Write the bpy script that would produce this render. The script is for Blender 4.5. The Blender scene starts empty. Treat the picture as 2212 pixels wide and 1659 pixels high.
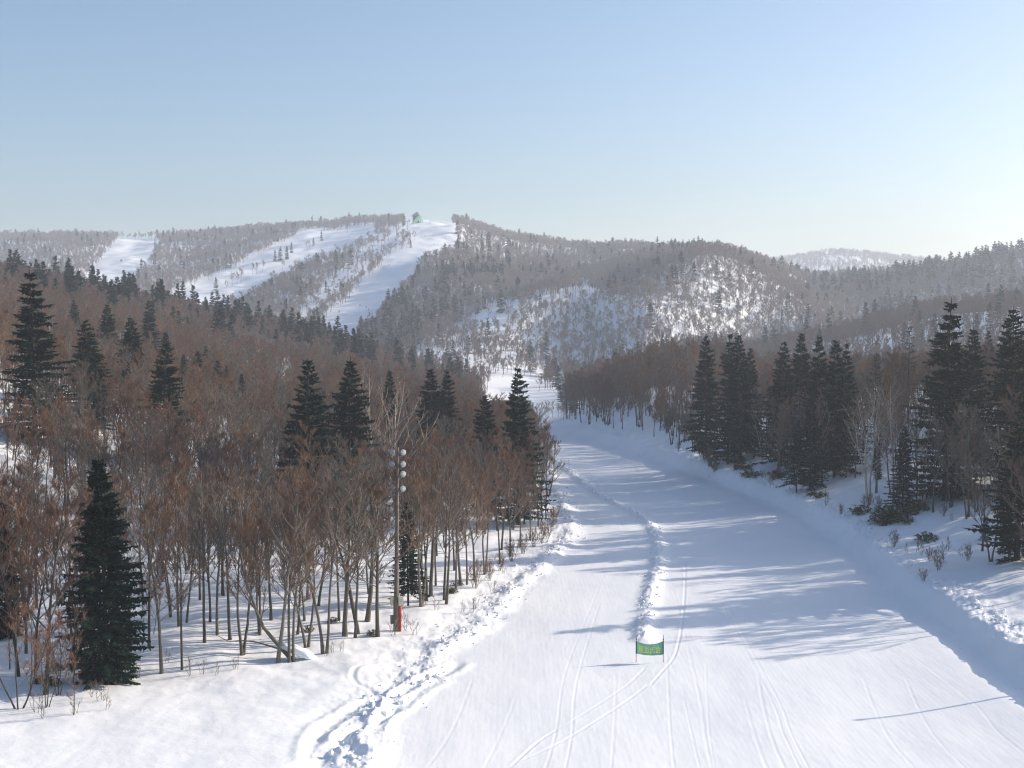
import bpy, bmesh, math, random
import numpy as np
from mathutils import Vector, noise as mnoise
PI = math.pi
F = 1333.0; CX = 512.0; CY = 384.0; HV = 317.0
PITCH = math.atan((CY - HV) / F)
CP, SP = math.cos(PITCH), math.sin(PITCH)
SUN_AZ = math.radians(20.0)      # direction to the sun, from +X towards +Y
SUN_EL = math.radians(21.0)
rng = np.random.default_rng(11)
random.seed(5)
scene = bpy.context.scene
COL = scene.collection

# ------------------------------------------------------------------ picture measurements -> places in the world
def ray(px, v):
    a = (np.asarray(px, float) - CX) / F; b = (np.asarray(v, float) - CY) / F
    return a, CP - b * SP, -SP - b * CP
def zat(px, v, Y):
    a, y, z = ray(px, v); return z / y * Y
def project(X, Y, Z):
    d = Y * CP - Z * SP; up = Y * SP + Z * CP
    return CX + F * X / d, CY - F * up / d
def c1(pts): return [(x / 6.2212, 203.17 + y / 6.2212) for x, y in pts]
def c2(pts): return [(330.16 + x / 6.2212, 203.17 + y / 6.2212) for x, y in pts]
def c3(pts): return [(668.4 + x / 6.2212, 228.57 + y / 6.2212) for x, y in pts]
def c5(pts): return [((1000 + x / 1.508) / 3.9375, (1600 + y / 1.508) / 3.9375) for x, y in pts]
def c7(pts): return [((2000 + x / 1.508) / 3.9375, (1600 + y / 1.508) / 3.9375) for x, y in pts]
def c8(pts): return [((1000 + x / 1.229) / 3.9375, (2400 + y / 1.229) / 3.9375) for x, y in pts]
def c4(pts): return [((x / 1.185) / 3.9375, (1500 + y / 1.185) / 3.9375) for x, y in pts]
def vw(pts): return [(x / 2.1602, y / 2.1602) for x, y in pts]

# ------------------------------------------------------------------ noise
_perm = rng.permutation(512)
_perm = np.concatenate([_perm, _perm])
_ga = rng.uniform(0, 2 * PI, 512)
_gx, _gy = np.cos(_ga), np.sin(_ga)
def perlin(x, y):
    x = np.asarray(x, float); y = np.asarray(y, float)
    xi = np.floor(x).astype(int); yi = np.floor(y).astype(int)
    xf = x - xi; yf = y - yi
    def g(ix, iy, dx, dy):
        h = _perm[(_perm[ix & 511] + iy) & 511]
        return _gx[h] * dx + _gy[h] * dy
    u = xf * xf * xf * (xf * (xf * 6 - 15) + 10); w = yf * yf * yf * (yf * (yf * 6 - 15) + 10)
    a = g(xi, yi, xf, yf); b = g(xi + 1, yi, xf - 1, yf); c = g(xi, yi + 1, xf, yf - 1); d = g(xi + 1, yi + 1, xf - 1, yf - 1)
    return (a + u * (b - a)) * (1 - w) + (c + u * (d - c)) * w
def fbm(x, y, o=4):
    s = 0; a = 1.0
    for k in range(o):
        s = s + a * perlin(x * 2 ** k + 17.3 * k, y * 2 ** k + 5.1 * k); a *= .5
    return s

# ------------------------------------------------------------------ terrain table: (depth, mode, {column: picture row or height})
ROWS = [
 (30, 'z', {-300: -27.5, 512: -28.0, 1324: -26.5}),
 (70, 'z', {-300: -28.3, 512: -28.6, 1000: -28.7, 1324: -27}),
 (103, 'z', {-300: -28.6, 0: -29.2, 400: -29.4, 900: -29.6, 1060: -28.9, 1324: -27.5}),
 (138, 'z', {-300: -26, 0: -28.4, 200: -28.3, 500: -29.3, 900: -29.3, 1000: -28.6, 1324: -26}),
 (168, 'z', {-300: -16, 0: -24, 100: -27, 200: -28.2, 500: -29.4, 800: -29.3, 900: -28.6, 1000: -27, 1324: -22}),
 (205, 'z', {-300: -6, 0: -16, 100: -21.5, 200: -25, 300: -27.5, 500: -29.4, 700: -29.6, 780: -28.5, 900: -25, 1024: -22.5, 1324: -14}),
 (245, 'z', {-300: 0, 0: -10, 100: -16, 200: -21.5, 300: -26, 450: -29.2, 660: -30, 720: -28, 800: -24, 900: -21, 1024: -18, 1324: -8}),
 (300, 'v', {-300: 320, 0: 360, 100: 388, 200: 412, 300: 432, 400: 443, 500: 450, 545: 450, 600: 450, 630: 446, 660: 436, 700: 424, 800: 414, 900: 410, 1024: 406, 1324: 385}),
 (340, 'v', {-300: 305, 0: 345, 100: 370, 200: 393, 300: 415, 400: 430, 500: 438, 545: 438.5, 580: 438, 600: 431, 640: 409, 700: 399, 800: 400, 900: 396, 1024: 391, 1324: 370}),
 (385, 'v', {-300: 290, 0: 328, 100: 350, 200: 374, 300: 398, 400: 414, 500: 427, 545: 428, 562: 424, 600: 406, 650: 389, 700: 386, 760: 389, 800: 392, 900: 390, 1024: 385, 1324: 360}),
 (480, 'v', {-300: 275, 0: 301, 100: 325, 200: 347, 300: 372, 400: 397, 500: 414, 560: 413, 600: 403, 650: 395, 700: 393, 800: 393, 900: 389, 1024: 381, 1324: 350}),
 (600, 'v', {-300: 262, 0: 282, 50: 292, 100: 307, 150: 316, 200: 326, 250: 337, 300: 347, 350: 358, 400: 378, 450: 394, 500: 401, 560: 401, 600: 399, 650: 394, 700: 386, 757: 382, 800: 378, 850: 372, 909: 362, 1024: 349, 1324: 315}),
 (665, 'v', {-300: 275, 0: 294, 100: 316, 200: 334, 300: 354, 400: 380, 450: 387, 500: 391, 560: 391, 600: 390, 650: 386, 700: 377, 757: 368, 845: 351, 909: 335, 1024: 320, 1324: 290}),
 (750, 'v', {-300: 295, 0: 312, 100: 327, 200: 341, 300: 360, 350: 368, 400: 372, 450: 374, 500: 375, 550: 377, 600: 377, 650: 372, 700: 366, 757: 359, 800: 349, 845: 338, 909: 322, 1024: 306, 1324: 280}),
 (850, 'v', {-300: 330, 0: 335, 100: 338, 200: 342, 300: 350, 400: 353, 450: 351, 500: 349, 550: 341, 600: 345, 650: 347, 700: 346, 757: 350, 845: 345, 909: 340, 1024: 325, 1324: 300}),
 (920, 'v', {-300: 325, 0: 330, 200: 335, 300: 340, 350: 337, 400: 332, 452: 335, 480: 322, 515: 305, 550: 293, 579: 286, 604: 293, 620: 303, 650: 306, 700: 302, 750: 304, 800: 322, 850: 340, 900: 340, 950: 335, 1024: 318, 1324: 290}),
 (1040, 'v', {-300: 312, 0: 314, 200: 318, 300: 312, 350: 309, 400: 304, 450: 301, 515: 296, 579: 287, 620: 282, 650: 272, 668: 266, 705: 254, 741: 266, 773: 283, 805: 302, 834: 321, 870: 325, 950: 318, 1024: 308, 1324: 280}),
 (1150, 'v', {-300: 298, 0: 300, 200: 300, 300: 290, 350: 288, 400: 282, 450: 280, 500: 280, 550: 279, 600: 276, 650: 269, 705: 260, 741: 267, 805: 296, 850: 303, 909: 298, 950: 292, 1024: 283, 1324: 262}),
 (1320, 'v', {-300: 285, 0: 284, 100: 281, 200: 279, 300: 266, 350: 260, 400: 251, 430: 249, 450: 250, 500: 261, 550: 266, 600: 264, 635: 260, 668: 255, 705: 253, 738: 256, 765: 267, 789: 273, 812: 284, 834: 286, 870: 284, 909: 279, 950: 271, 990: 261, 1024: 259, 1324: 245}),
 (1600, 'v', {-300: 259, 0: 257, 100: 255, 200: 253, 300: 241, 350: 234, 400: 226, 412: 224.5, 430: 222, 456: 222, 470: 227, 491: 234, 523: 243, 555: 248.5, 600: 251, 635: 252, 668: 256, 700: 262, 800: 288, 1324: 288}),
 (2000, 'v', {-300: 242, 0: 241, 64: 240, 121: 241, 161: 242, 217: 238, 273: 233, 300: 230, 356: 227, 400: 226, 430: 229, 500: 248, 600: 266, 800: 280, 1324: 282}),
 (2500, 'v', {-300: 275, 512: 280, 1324: 282}),
 (3000, 'v', {-300: 285, 600: 285, 740: 276, 780: 264, 800: 260, 837: 255, 878: 259, 909: 263, 950: 267, 1024: 272, 1324: 275}),
 (3400, 'v', {-300: 288, 1324: 285}),
 (4600, 'v', {-300: 300, 1324: 300}),
]
UPX = np.arange(-300, 1325, 4.0)
UG = (UPX - CX) / F
YK = np.array([r[0] for r in ROWS], float)
TAB = []
for Yk, mode, d in ROWS:
    xs = np.array(sorted(d)); vs = np.array([d[k] for k in sorted(d)], float)
    row = np.interp(UPX, xs, vs)
    if mode == 'v': row = zat(512, row, Yk)
    sig = 2.0 if Yk > 260 else 6.0
    k = np.exp(-0.5 * (np.arange(-18, 19) / sig) ** 2); k /= k.sum()
    row = np.convolve(np.pad(row, 18, mode='edge'), k, 'valid')
    TAB.append(row)
TAB = np.array(TAB)
LYK = np.log(YK)
LY = np.linspace(LYK[0], LYK[-1], 900)
def hermite(tab, xk, x):
    n = len(xk); d = (tab[1:] - tab[:-1]) / (xk[1:] - xk[:-1])[:, None]
    m = np.zeros_like(tab); m[1:-1] = np.where(d[1:] * d[:-1] > 0, 2 * d[1:] * d[:-1] / (d[1:] + d[:-1] + 1e-12), 0)
    m[0] = d[0]; m[-1] = d[-1]
    i = np.clip(np.searchsorted(xk, x) - 1, 0, n - 2); h = (xk[i + 1] - xk[i]); t = ((x - xk[i]) / h)[:, None]; h = h[:, None]
    return (2*t**3-3*t**2+1)*tab[i] + (t**3-2*t**2+t)*h*m[i] + (-2*t**3+3*t**2)*tab[i+1] + (t**3-t**2)*h*m[i+1]
ZG = hermite(TAB, LYK, LY)
DPX = [-300, 380, 452, 585, 645, 710, 775, 834, 900, 1324]; DDY = [0, 0, 50, -50, 50, -5, -62, 5, 0, 0]
def base_h(X, Y):
    X = np.asarray(X, float); Y = np.maximum(np.asarray(Y, float), 30.5)
    # the spurs run diagonally: their crests lie nearer or farther along their length
    pq = X / Y * F + CX; dl = (np.interp(pq, DPX, DDY) * 2 + np.interp(pq - 14, DPX, DDY) + np.interp(pq + 14, DPX, DDY) + np.interp(pq - 26, DPX, DDY) + np.interp(pq + 26, DPX, DDY)) / 6 * np.clip((Y - 700) / 90, 0, 1) * np.clip((1350 - Y) / 150, 0, 1)
    Yt = Y; Y = Y + dl; X = X * Y / Yt
    fi = (np.log(Y) - LY[0]) / (LY[1] - LY[0]); fj = (X / Y - UG[0]) / (UG[1] - UG[0])
    fi = np.clip(fi, 0, len(LY) - 1.001); fj = np.clip(fj, 0, len(UG) - 1.001)
    i = fi.astype(int); j = fj.astype(int); a = fi - i; b = fj - j
    return ((ZG[i, j] * (1 - b) + ZG[i, j + 1] * b) * (1 - a) + (ZG[i + 1, j] * (1 - b) + ZG[i + 1, j + 1] * b) * a) * Yt / Y

def ground_hit(px, v, hfun=None, y0=60, y1=4500):
    """march a ray from the camera to the ground"""
    hfun = hfun or base_h
    a, y, z = ray(px, v)
    Ys = np.exp(np.linspace(math.log(y0), math.log(y1), 1500))
    X = a / y * Ys; Z = z / y * Ys
    below = Z < hfun(X, Ys)
    i = int(np.argmax(below)) if below.any() else len(Ys) - 1
    i = max(i, 1)
    lo, hi = Ys[i - 1], Ys[i]
    for _ in range(14):
        m = (lo + hi) / 2
        if z / y * m < hfun(np.array([a / y * m]), np.array([m]))[0]: hi = m
        else: lo = m
    return float(a / y * hi), float(hi)
def world_line(pts, y1=4500): return np.array([ground_hit(x, v, y1=y1) for x, v in pts])
def smooth_line(P, n=6):
    P = np.asarray(P, float); out = []
    for i in range(len(P) - 1):
        p0 = P[max(i - 1, 0)]; p1 = P[i]; p2 = P[i + 1]; p3 = P[min(i + 2, len(P) - 1)]
        for k in range(n):
            t = k / n
            out.append(.5 * ((2 * p1) + (-p0 + p2) * t + (2 * p0 - 5 * p1 + 4 * p2 - p3) * t * t + (-p0 + 3 * p1 - 3 * p2 + p3) * t ** 3))
    out.append(P[-1]); return np.array(out)

LEFT_EDGE = smooth_line(world_line([(360, 800), (378, 768)] + c8([(620, 600), (700, 480), (900, 340)]) + c5([(1130, 1480), (1300, 1380), (1450, 1260), (1600, 1080), (1750, 960), (1850, 850)]) + c7([(410, 760), (395, 650)]) + [(566, 498), (556, 478), (549, 458), (542, 440), (536, 431)], 430), 4)
RIGHT_EDGE = smooth_line(world_line([(1130, 765), (1080, 728), (1024, 688), (981, 657), (940, 625), (898, 597), (866, 569), (833, 539), (787, 511), (740, 492), (713, 481), (676, 468), (640, 455), (610, 446), (585, 439.5), (562, 434), (548, 430)], 430), 4)
WINDROW = smooth_line(world_line(c7([(225, 285), (300, 340), (400, 420), (500, 500), (640, 580), (740, 630), (830, 690), (880, 770), (897, 860), (890, 960), (850, 1090), (830, 1200), (812, 1290), (800, 1390)]), 420), 4)

def seg_dist(X, Y, L):
    """distance to polyline, signed side (positive to the right when walking along it) and arc length"""
    best = np.full(X.shape, 1e9); side = np.zeros(X.shape); arc = np.zeros(X.shape); s = 0.0
    for a, b in zip(L[:-1], L[1:]):
        d = b - a; l = math.hypot(*d)
        if l < 1e-6: continue
        t = np.clip(((X - a[0]) * d[0] + (Y - a[1]) * d[1]) / l / l, 0, 1)
        q = np.hypot(X - a[0] - t * d[0], Y - a[1] - t * d[1])
        m = q < best
        cr = (X - a[0]) * d[1] - (Y - a[1]) * d[0]
        best = np.where(m, q, best); side = np.where(m, np.sign(cr), side); arc = np.where(m, s + t * l, arc)
        s += l
    return best, side, arc
def tracks():
    """lines pressed into the snow: (points, half width, depth)"""
    out = []
    def add(p, w, d): out.append((smooth_line(world_line(p, 430), 4), w, d))
    add(c8([(1010, 250), (940, 300), (870, 330), (700, 425), (560, 460), (470, 500), (385, 550), (320, 610), (290, 670), (278, 780)]), .5, .17)
    add(c8([(930, 330), (800, 400), (690, 490), (560, 560), (450, 610), (370, 680), (325, 790)]), .45, .17)
    add(c8([(600, 520), (590, 440), (560, 400), (500, 380), (478, 340), (500, 305), (570, 280), (660, 262)]), .2, .05)
    add(c8([(450, 600), (440, 640), (460, 680), (510, 710), (590, 735)]), .5, .22)
    add(c8([(740, 290), (690, 330), (650, 390), (610, 440), (590, 520)]), .2, .03)
    add(c8([(860, 320), (760, 380), (690, 440), (660, 490), (600, 570), (560, 640)]), .4, .2)
    add(c7([(1055, 900), (1052, 1000), (1050, 1100), (1035, 1280), (1012, 1410), (980, 1500), (920, 1570), (850, 1650)]) + c8([(1900, 370), (1790, 450), (1500, 635), (1230, 755)]), .09, .035)
    add(c8([(1905, 270), (1800, 370), (1500, 565)]), .09, .028)
    add(c7([(370, 1390), (335, 1440), (340, 1490), (400, 1550), (520, 1590), (640, 1680)]), .07, .008)
    add(c8([(1230, 770), (1375, 640), (1500, 565)]), .1, .03)
    r = random.Random(3)
    for k in range(16):       # long gentle machine and ski lines running down the piste
        x0 = r.uniform(430, 1000); v0 = r.uniform(640, 700); bend = r.uniform(-9, 9)
        vx = 640 + (x0 - 640) * .62
        pts = [(x0 + (x0 - 640) * .34 + bend, 790), (x0 + (x0 - 640) * .12 + bend * .5, 735), (x0, v0), (vx, 600), (vx + (640 - vx) * .25, 570)]
        n = r.choice([3, 4, 5])
        add(pts[:n], r.uniform(.06, .1), r.uniform(.006, .013))
    for k in range(0):       # carved arcs
        x0 = r.uniform(430, 980); v0 = r.uniform(620, 740); s = r.choice([-1, 1]); l = r.uniform(18, 46)
        add([(x0, v0), (x0 + s * l * .35, v0 + l * .5), (x0 + s * l * .3, v0 + l), (x0 - s * l * .4, v0 + l * 1.5)], .07, r.uniform(.006, .012))
    return out
TRACKS = tracks()
ROAD = world_line([(837 - 20, 347), (837, 344), (870, 339), (929, 328), (960, 322)], 760)

def sstep(a, b, x):
    t = np.clip((x - a) / (b - a), 0, 1); return t * t * (3 - 2 * t)
def run_fields(X, Y):
    dl, sl, al = seg_dist(X, Y, LEFT_EDGE); dr, sr, ar = seg_dist(X, Y, RIGHT_EDGE)
    sdl = np.where(sl > 0, dl, -dl)       # + : inside, right of the left edge
    sdr = np.where(sr > 0, dr, -dr)       # + : outside, right of the right edge
    return sdl, sdr, al, ar
def height(X, Y, detail=True):
    X = np.asarray(X, float); Y = np.asarray(Y, float); shp = X.shape
    X = X.ravel(); Y = Y.ravel()
    Z = base_h(X, Y).copy()
    far = sstep(240, 520, Y)
    amp = far * np.minimum(Y * .0045, 7.0)
    q = fbm(X / 85, Y / 85, 4)
    ridged = 1 - np.abs(fbm(X / 150 + 9, Y / 210 + 3, 4)) * 1.6
    valley = np.exp(-((X / Y - .02) ** 2) / .004) * np.exp(-((Y - 660) / 140) ** 2)
    Z += amp * (q * .8 + ridged * .4 - .25) * (1 - .9 * valley)
    # main piste runs smooth
    near = Y < 440
    n = near
    if n.any():
        x, y = X[n], Y[n]
        z = Z[n]
        sdl, sdr, al, ar = run_fields(x, y)
        fade = 1 - sstep(330, 400, y)
        inside = sstep(-.5, 1.5, sdl) * (1 - sstep(-1.5, .5, sdr))
        out = (1 - inside)
        # soft natural snow outside
        z += out * (fbm(x / 9, y / 9, 3) * .45 + fbm(x / 2.6, y / 2.6, 3) * .10 + fbm(x / .9, y / .9, 2) * .025) * sstep(90, 130, y + np.where(x > 0, 30, 8)) 
        z += out * fbm(x / 5, y / 5, 4) * .10
        z += inside * (fbm(x / 14, y / 30, 3) * .16 + fbm(x / 1.1, y / 3.5, 3) * .014)
        # right bank: a step up with a ragged lip
        lip = sdr + fbm(x / 4, y / 4, 3) * .5
        z += fade * (1.45 * sstep(0, 2.6, lip) - .15 * np.exp(-((sdr + .6) / 1.0) ** 2) + .9 * sstep(4, 16, sdr))
        rag = np.exp(-((sdr - 3.6) / 1.6) ** 2) * sstep(0, .3, sdr)
        z += fade * rag * (np.abs(fbm(x / 1.5, y / 1.5, 5)) * .5 - .06)
        # left berm: thrown up snow, rough, then a soft drop into the untouched field
        ro = np.exp(-((sdl + 1.5) / 1.9) ** 2)
        z += fade * (.30 * np.exp(-((sdl + .9) / 1.0) ** 2) + ro * (fbm(x / 2.4, y / 3.4, 5) * .26 + (.5 - np.abs(fbm(x / .8, y / 1.1, 4))) * .20))
        z += fade * .35 * (1 - sstep(-7, -.5, sdl))
        z += fade * np.exp(-((sdl + 4.2) / 1.6) ** 2) * np.abs(fbm(x / 2.2 + 7, y / 2.6, 4)) * -.18
        # windrow down the middle of the piste
        dw, sw, aw = seg_dist(x, y, WINDROW)
        L = aw.max() + 1e-6
        endf = sstep(0, 12, aw) * (1 - .0 * aw)
        h = (.40 + .15 * perlin(aw / 7, aw * 0)) * (0.55 + .45 * sstep(.25, .8, perlin(aw / 11 + 3, aw * 0) + .75))
        prof = np.exp(-(dw / .85) ** 2)
        rowend = sstep(0, 1.2, aw) * (1 - sstep(L - .2, L, aw) * 0)
        z += prof * h * (1 + .6 * fbm(x / .7, y / .9, 4)) * np.where(dw < 5, 1, 0)
        # tracks
        for P, w, d in TRACKS:
            lo = P.min(0) - 3; hi = P.max(0) + 3
            m = (x > lo[0]) & (x < hi[0]) & (y > lo[1]) & (y < hi[1])
            if not m.any(): continue
            dd, ss, aa = seg_dist(x[m], y[m], P)
            e = sstep(0, 2, aa) * (1 - sstep(max(aa.max() - 2, 0), aa.max() + 1e-3, aa))
            zz = -d * np.exp(-(dd / w) ** 2) + d * .55 * np.exp(-((dd - 1.9 * w) / (.8 * w)) ** 2)
            z[m] += zz * e * (1 + .5 * perlin(aa / 1.3, aa * 0 + 2))
        Z[n] = z
    return Z.reshape(shp)
def gz(x, y): return float(height(np.array([x]), np.array([y]))[0])

def in_poly(px, v, poly):
    px = np.asarray(px); v = np.asarray(v); c = np.zeros(px.shape, bool); n = len(poly)
    for i in range(n):
        x1, y1 = poly[i]; x2, y2 = poly[(i + 1) % n]
        if y1 == y2: continue
        c ^= ((y1 > v) != (y2 > v)) & (px < (x2 - x1) * (v - y1) / (y2 - y1) + x1)
    return c
SLOPES = [
 c1([(735, 222), (995, 229), (955, 265), (935, 330), (870, 400), (800, 460), (745, 500), (735, 620), (690, 620), (520, 480), (600, 400), (650, 330), (690, 280)]),
 c1([(1885, 165), (1990, 172), (2080, 175), (2212, 150), (2334, 145), (2340, 175), (2200, 240), (2060, 300), (1900, 350), (1800, 400), (1700, 440), (1640, 500), (1500, 560), (1420, 600), (1350, 700), (1290, 720), (1180, 700), (1040, 600), (1100, 545), (1300, 480), (1480, 400), (1600, 330), (1700, 280), (1830, 220)]),
 c2([(590, 100), (745, 100), (790, 170), (795, 230), (700, 290), (570, 310), (545, 370), (490, 470), (380, 560), (300, 650), (190, 740), (160, 880), (-30, 860), (-54, 760), (0, 690), (110, 610), (180, 520), (270, 440), (360, 340), (460, 290), (560, 260), (555, 200), (540, 150)]),
]
LIFT_CUT = c2([(480, 150), (430, 230), (300, 330), (220, 400), (130, 500), (30, 570), (-150, 720), (-215, 720), (-100, 590), (0, 500), (60, 440), (170, 330), (300, 240), (400, 170)])
BALD = [c2([(770, 770), (870, 710), (1000, 650), (1170, 600), (1150, 700), (1100, 760), (1150, 830), (960, 830), (780, 820)]),
        c2([(1340, 650), (1400, 580), (1500, 560), (1480, 640), (1400, 700)]),
        c2([(1500, 500), (1600, 500), (1720, 640), (1640, 640)])]
VALLEY = [c2([(940, 1085), (1200, 1092), (1400, 1098), (1490, 1108), (1380, 1140), (1270, 1160), (1180, 1190), (1100, 1270), (1060, 1300), (1020, 1190)]),
          c2([(470, 960), (640, 945), (730, 985), (860, 1020), (900, 1060), (760, 1040), (600, 1000)]),
          c2([(1040, 965), (1150, 985), (1200, 1060), (1080, 1050)])]
def slope_mask(px, v):
    m = np.zeros(np.shape(px), bool)
    for p in SLOPES: m |= in_poly(px, v, p)
    return m

# ------------------------------------------------------------------ materials
def new_mat(name):
    m = bpy.data.materials.new(name); m.use_nodes = True
    nt = m.node_tree; b = nt.nodes['Principled BSDF']; b.inputs['Specular IOR Level'].default_value = .15
    return m, nt, b
def flat(name, col, rough=.7, metal=0, var=.15, scale=3.0):
    m, nt, b = new_mat(name)
    N = nt.nodes; L = nt.links
    nz = N.new('ShaderNodeTexNoise'); nz.inputs['Scale'].default_value = scale; nz.inputs['Detail'].default_value = 4
    geo = N.new('ShaderNodeTexCoord'); L.new(geo.outputs['Object'], nz.inputs['Vector'])
    mr = N.new('ShaderNodeMapRange'); mr.inputs['From Min'].default_value = .3; mr.inputs['From Max'].default_value = .7
    mr.inputs['To Min'].default_value = 1 - var; mr.inputs['To Max'].default_value = 1 + var
    L.new(nz.outputs['Fac'], mr.inputs['Value'])
    mx = N.new('ShaderNodeVectorMath'); mx.operation = 'SCALE'; mx.inputs[0].default_value = col[:3]
    L.new(mr.outputs['Result'], mx.inputs['Scale']); L.new(mx.outputs['Vector'], b.inputs['Base Color'])
    b.inputs['Roughness'].default_value = rough; b.inputs['Metallic'].default_value = metal
    return m
def plant(name, cols, rough=.8, patch=60.0, zgrad=None):
    """colour picked per tree: half at random, half from a slow noise over the ground"""
    m, nt, b = new_mat(name); N = nt.nodes; L = nt.links
    oi = N.new('ShaderNodeObjectInfo')
    sc = N.new('ShaderNodeVectorMath'); sc.operation = 'SCALE'; sc.inputs['Scale'].default_value = 1 / patch
    L.new(oi.outputs['Location'], sc.inputs[0])
    nz = N.new('ShaderNodeTexNoise'); nz.inputs['Scale'].default_value = 1; nz.inputs['Detail'].default_value = 2
    L.new(sc.outputs['Vector'], nz.inputs['Vector'])
    ad = N.new('ShaderNodeMath'); ad.operation = 'MULTIPLY_ADD'; ad.inputs[1].default_value = .55
    L.new(oi.outputs['Random'], ad.inputs[0])
    ms = N.new('ShaderNodeMapRange'); ms.inputs['From Min'].default_value = .35; ms.inputs['From Max'].default_value = .65; ms.inputs['To Max'].default_value = .45
    L.new(nz.outputs['Fac'], ms.inputs['Value']); L.new(ms.outputs['Result'], ad.inputs[2])
    cr = N.new('ShaderNodeValToRGB'); L.new(ad.outputs['Value'], cr.inputs['Fac'])
    e = cr.color_ramp.elements
    while len(e) < len(cols): e.new(.5)
    for i, c in enumerate(cols):
        e[i].position = i / (len(cols) - 1); e[i].color = (*c, 1)
    L.new(cr.outputs['Color'], b.inputs['Base Color']); b.inputs['Roughness'].default_value = rough
    b.inputs['Specular IOR Level'].default_value = .05
    return m
def snow_mat(name, groomed=False, far=False):
    m, nt, b = new_mat(name); N = nt.nodes; L = nt.links
    tc = N.new('ShaderNodeTexCoord')
    nz = N.new('ShaderNodeTexNoise'); nz.inputs['Scale'].default_value = .02 if far else .12; nz.inputs['Detail'].default_value = 6
    L.new(tc.outputs['Object'], nz.inputs['Vector'])
    cr = N.new('ShaderNodeValToRGB'); e = cr.color_ramp.elements
    e[0].position = .3; e[0].color = (.85, .865, .88, 1); e[1].position = .7; e[1].color = (.91, .915, .915, 1)
    L.new(nz.outputs['Fac'], cr.inputs['Fac']); L.new(cr.outputs['Color'], b.inputs['Base Color'])
    b.inputs['Roughness'].default_value = .75 if not groomed else .6
    b.inputs['Specular IOR Level'].default_value = .2
    if not far:
        bp = N.new('ShaderNodeBump'); bp.inputs['Strength'].default_value = .55; bp.inputs['Distance'].default_value = .06
        if groomed:
            mp = N.new('ShaderNodeMapping'); mp.inputs['Scale'].default_value = (2.6, .55, 1); mp.inputs['Rotation'].default_value = (0, 0, math.radians(-4))
            L.new(tc.outputs['Object'], mp.inputs['Vector'])
            n2 = N.new('ShaderNodeTexNoise'); n2.inputs['Scale'].default_value = 1; n2.inputs['Detail'].default_value = 8; n2.inputs['Roughness'].default_value = .7
            L.new(mp.outputs['Vector'], n2.inputs['Vector'])
            bp.inputs['Distance'].default_value = .05
            bp.inputs['Strength'].default_value = .32
            wv = N.new('ShaderNodeTexWave'); wv.wave_type = 'BANDS'; wv.bands_direction = 'X'; wv.inputs['Scale'].default_value = .75; wv.inputs['Distortion'].default_value = 1.2; wv.inputs['Detail'].default_value = 3; wv.inputs['Detail Scale'].default_value = .4
            m2 = N.new('ShaderNodeMapping'); m2.inputs['Scale'].default_value = (1, .04, 1); m2.inputs['Rotation'].default_value = (0, 0, math.radians(-5)); L.new(tc.outputs['Object'], m2.inputs['Vector']); L.new(m2.outputs['Vector'], wv.inputs['Vector'])
            b2 = N.new('ShaderNodeBump'); b2.inputs['Strength'].default_value = .045; b2.inputs['Distance'].default_value = .03
            L.new(wv.outputs['Fac'], b2.inputs['Height']); L.new(b2.outputs['Normal'], bp.inputs['Normal'])
        else:
            n2 = N.new('ShaderNodeTexNoise'); n2.inputs['Scale'].default_value = 2.2; n2.inputs['Detail'].default_value = 8; n2.inputs['Roughness'].default_value = .65
            L.new(tc.outputs['Object'], n2.inputs['Vector'])
        L.new(n2.outputs['Fac'], bp.inputs['Height']); L.new(bp.outputs['Normal'], b.inputs['Normal'])
    return m
M_SNOW = snow_mat('snow_untouched'); M_RUN = snow_mat('snow_groomed', True); M_FSNOW = snow_mat('snow_far', far=True)
M_TWIG = plant('twigs_red_brown', [(.135, .086, .068), (.24, .122, .070), (.155, .106, .084), (.28, .165, .092), (.165, .092, .07)])
M_BARK = plant('bark_grey_brown', [(.06, .05, .042), (.10, .087, .072), (.19, .168, .14)])
M_TWIG2 = plant('twigs_grey', [(.12, .10, .09), (.17, .145, .12), (.14, .105, .095)])
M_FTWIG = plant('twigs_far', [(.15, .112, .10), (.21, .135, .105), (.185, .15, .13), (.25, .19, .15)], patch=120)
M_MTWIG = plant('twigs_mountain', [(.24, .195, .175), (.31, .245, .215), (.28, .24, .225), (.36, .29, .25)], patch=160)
M_LIMB = plant('limb_bark_pale', [(.12, .105, .085), (.22, .20, .165), (.30, .27, .22)])
M_BIRCH = plant('birch_bark', [(.36, .31, .25), (.5, .45, .38)])
M_PALETWIG = plant('twigs_pale', [(.2, .14, .11), (.26, .2, .16)])
M_FIR = plant('fir_needles', [(.008, .022, .018), (.016, .036, .025), (.010, .028, .018), (.032, .052, .026)])
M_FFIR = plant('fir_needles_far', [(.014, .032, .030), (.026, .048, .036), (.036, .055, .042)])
M_DRYFIR = plant('fir_needles_grey', [(.06, .07, .05), (.09, .085, .06)])
M_FIRBARK = flat('fir_bark', (.06, .045, .035), .9, var=.3)
M_LEAF = plant('bamboo_leaf', [(.03, .05, .02), (.12, .11, .04)])
M_POLE = flat('weathered_pole', (.16, .13, .11), .8, var=.3, scale=2)
M_LAMP = flat('lamp_housing', (.30, .31, .31), .5, .3, var=.1)
M_GLASS = flat('lamp_glass', (.40, .42, .42), .15, .0, var=.5, scale=7)
M_BOX = flat('cream_box', (.62, .58, .44), .5, var=.06)
M_GBOX = flat('grey_green_box', (.10, .13, .13), .5, var=.1)
M_RED = flat('red_padding', (.42, .045, .025), .6, var=.15)
M_PINK = flat('slalom_pole_red', (.42, .06, .05), .5, var=.1)
M_DARK = flat('dark_plastic', (.02, .03, .03), .6)
M_NET = flat('green_banner', (.17, .42, .29), .7, var=.12, scale=4)
M_NETHEM = flat('green_banner_hem', (.02, .10, .07), .7)
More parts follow.
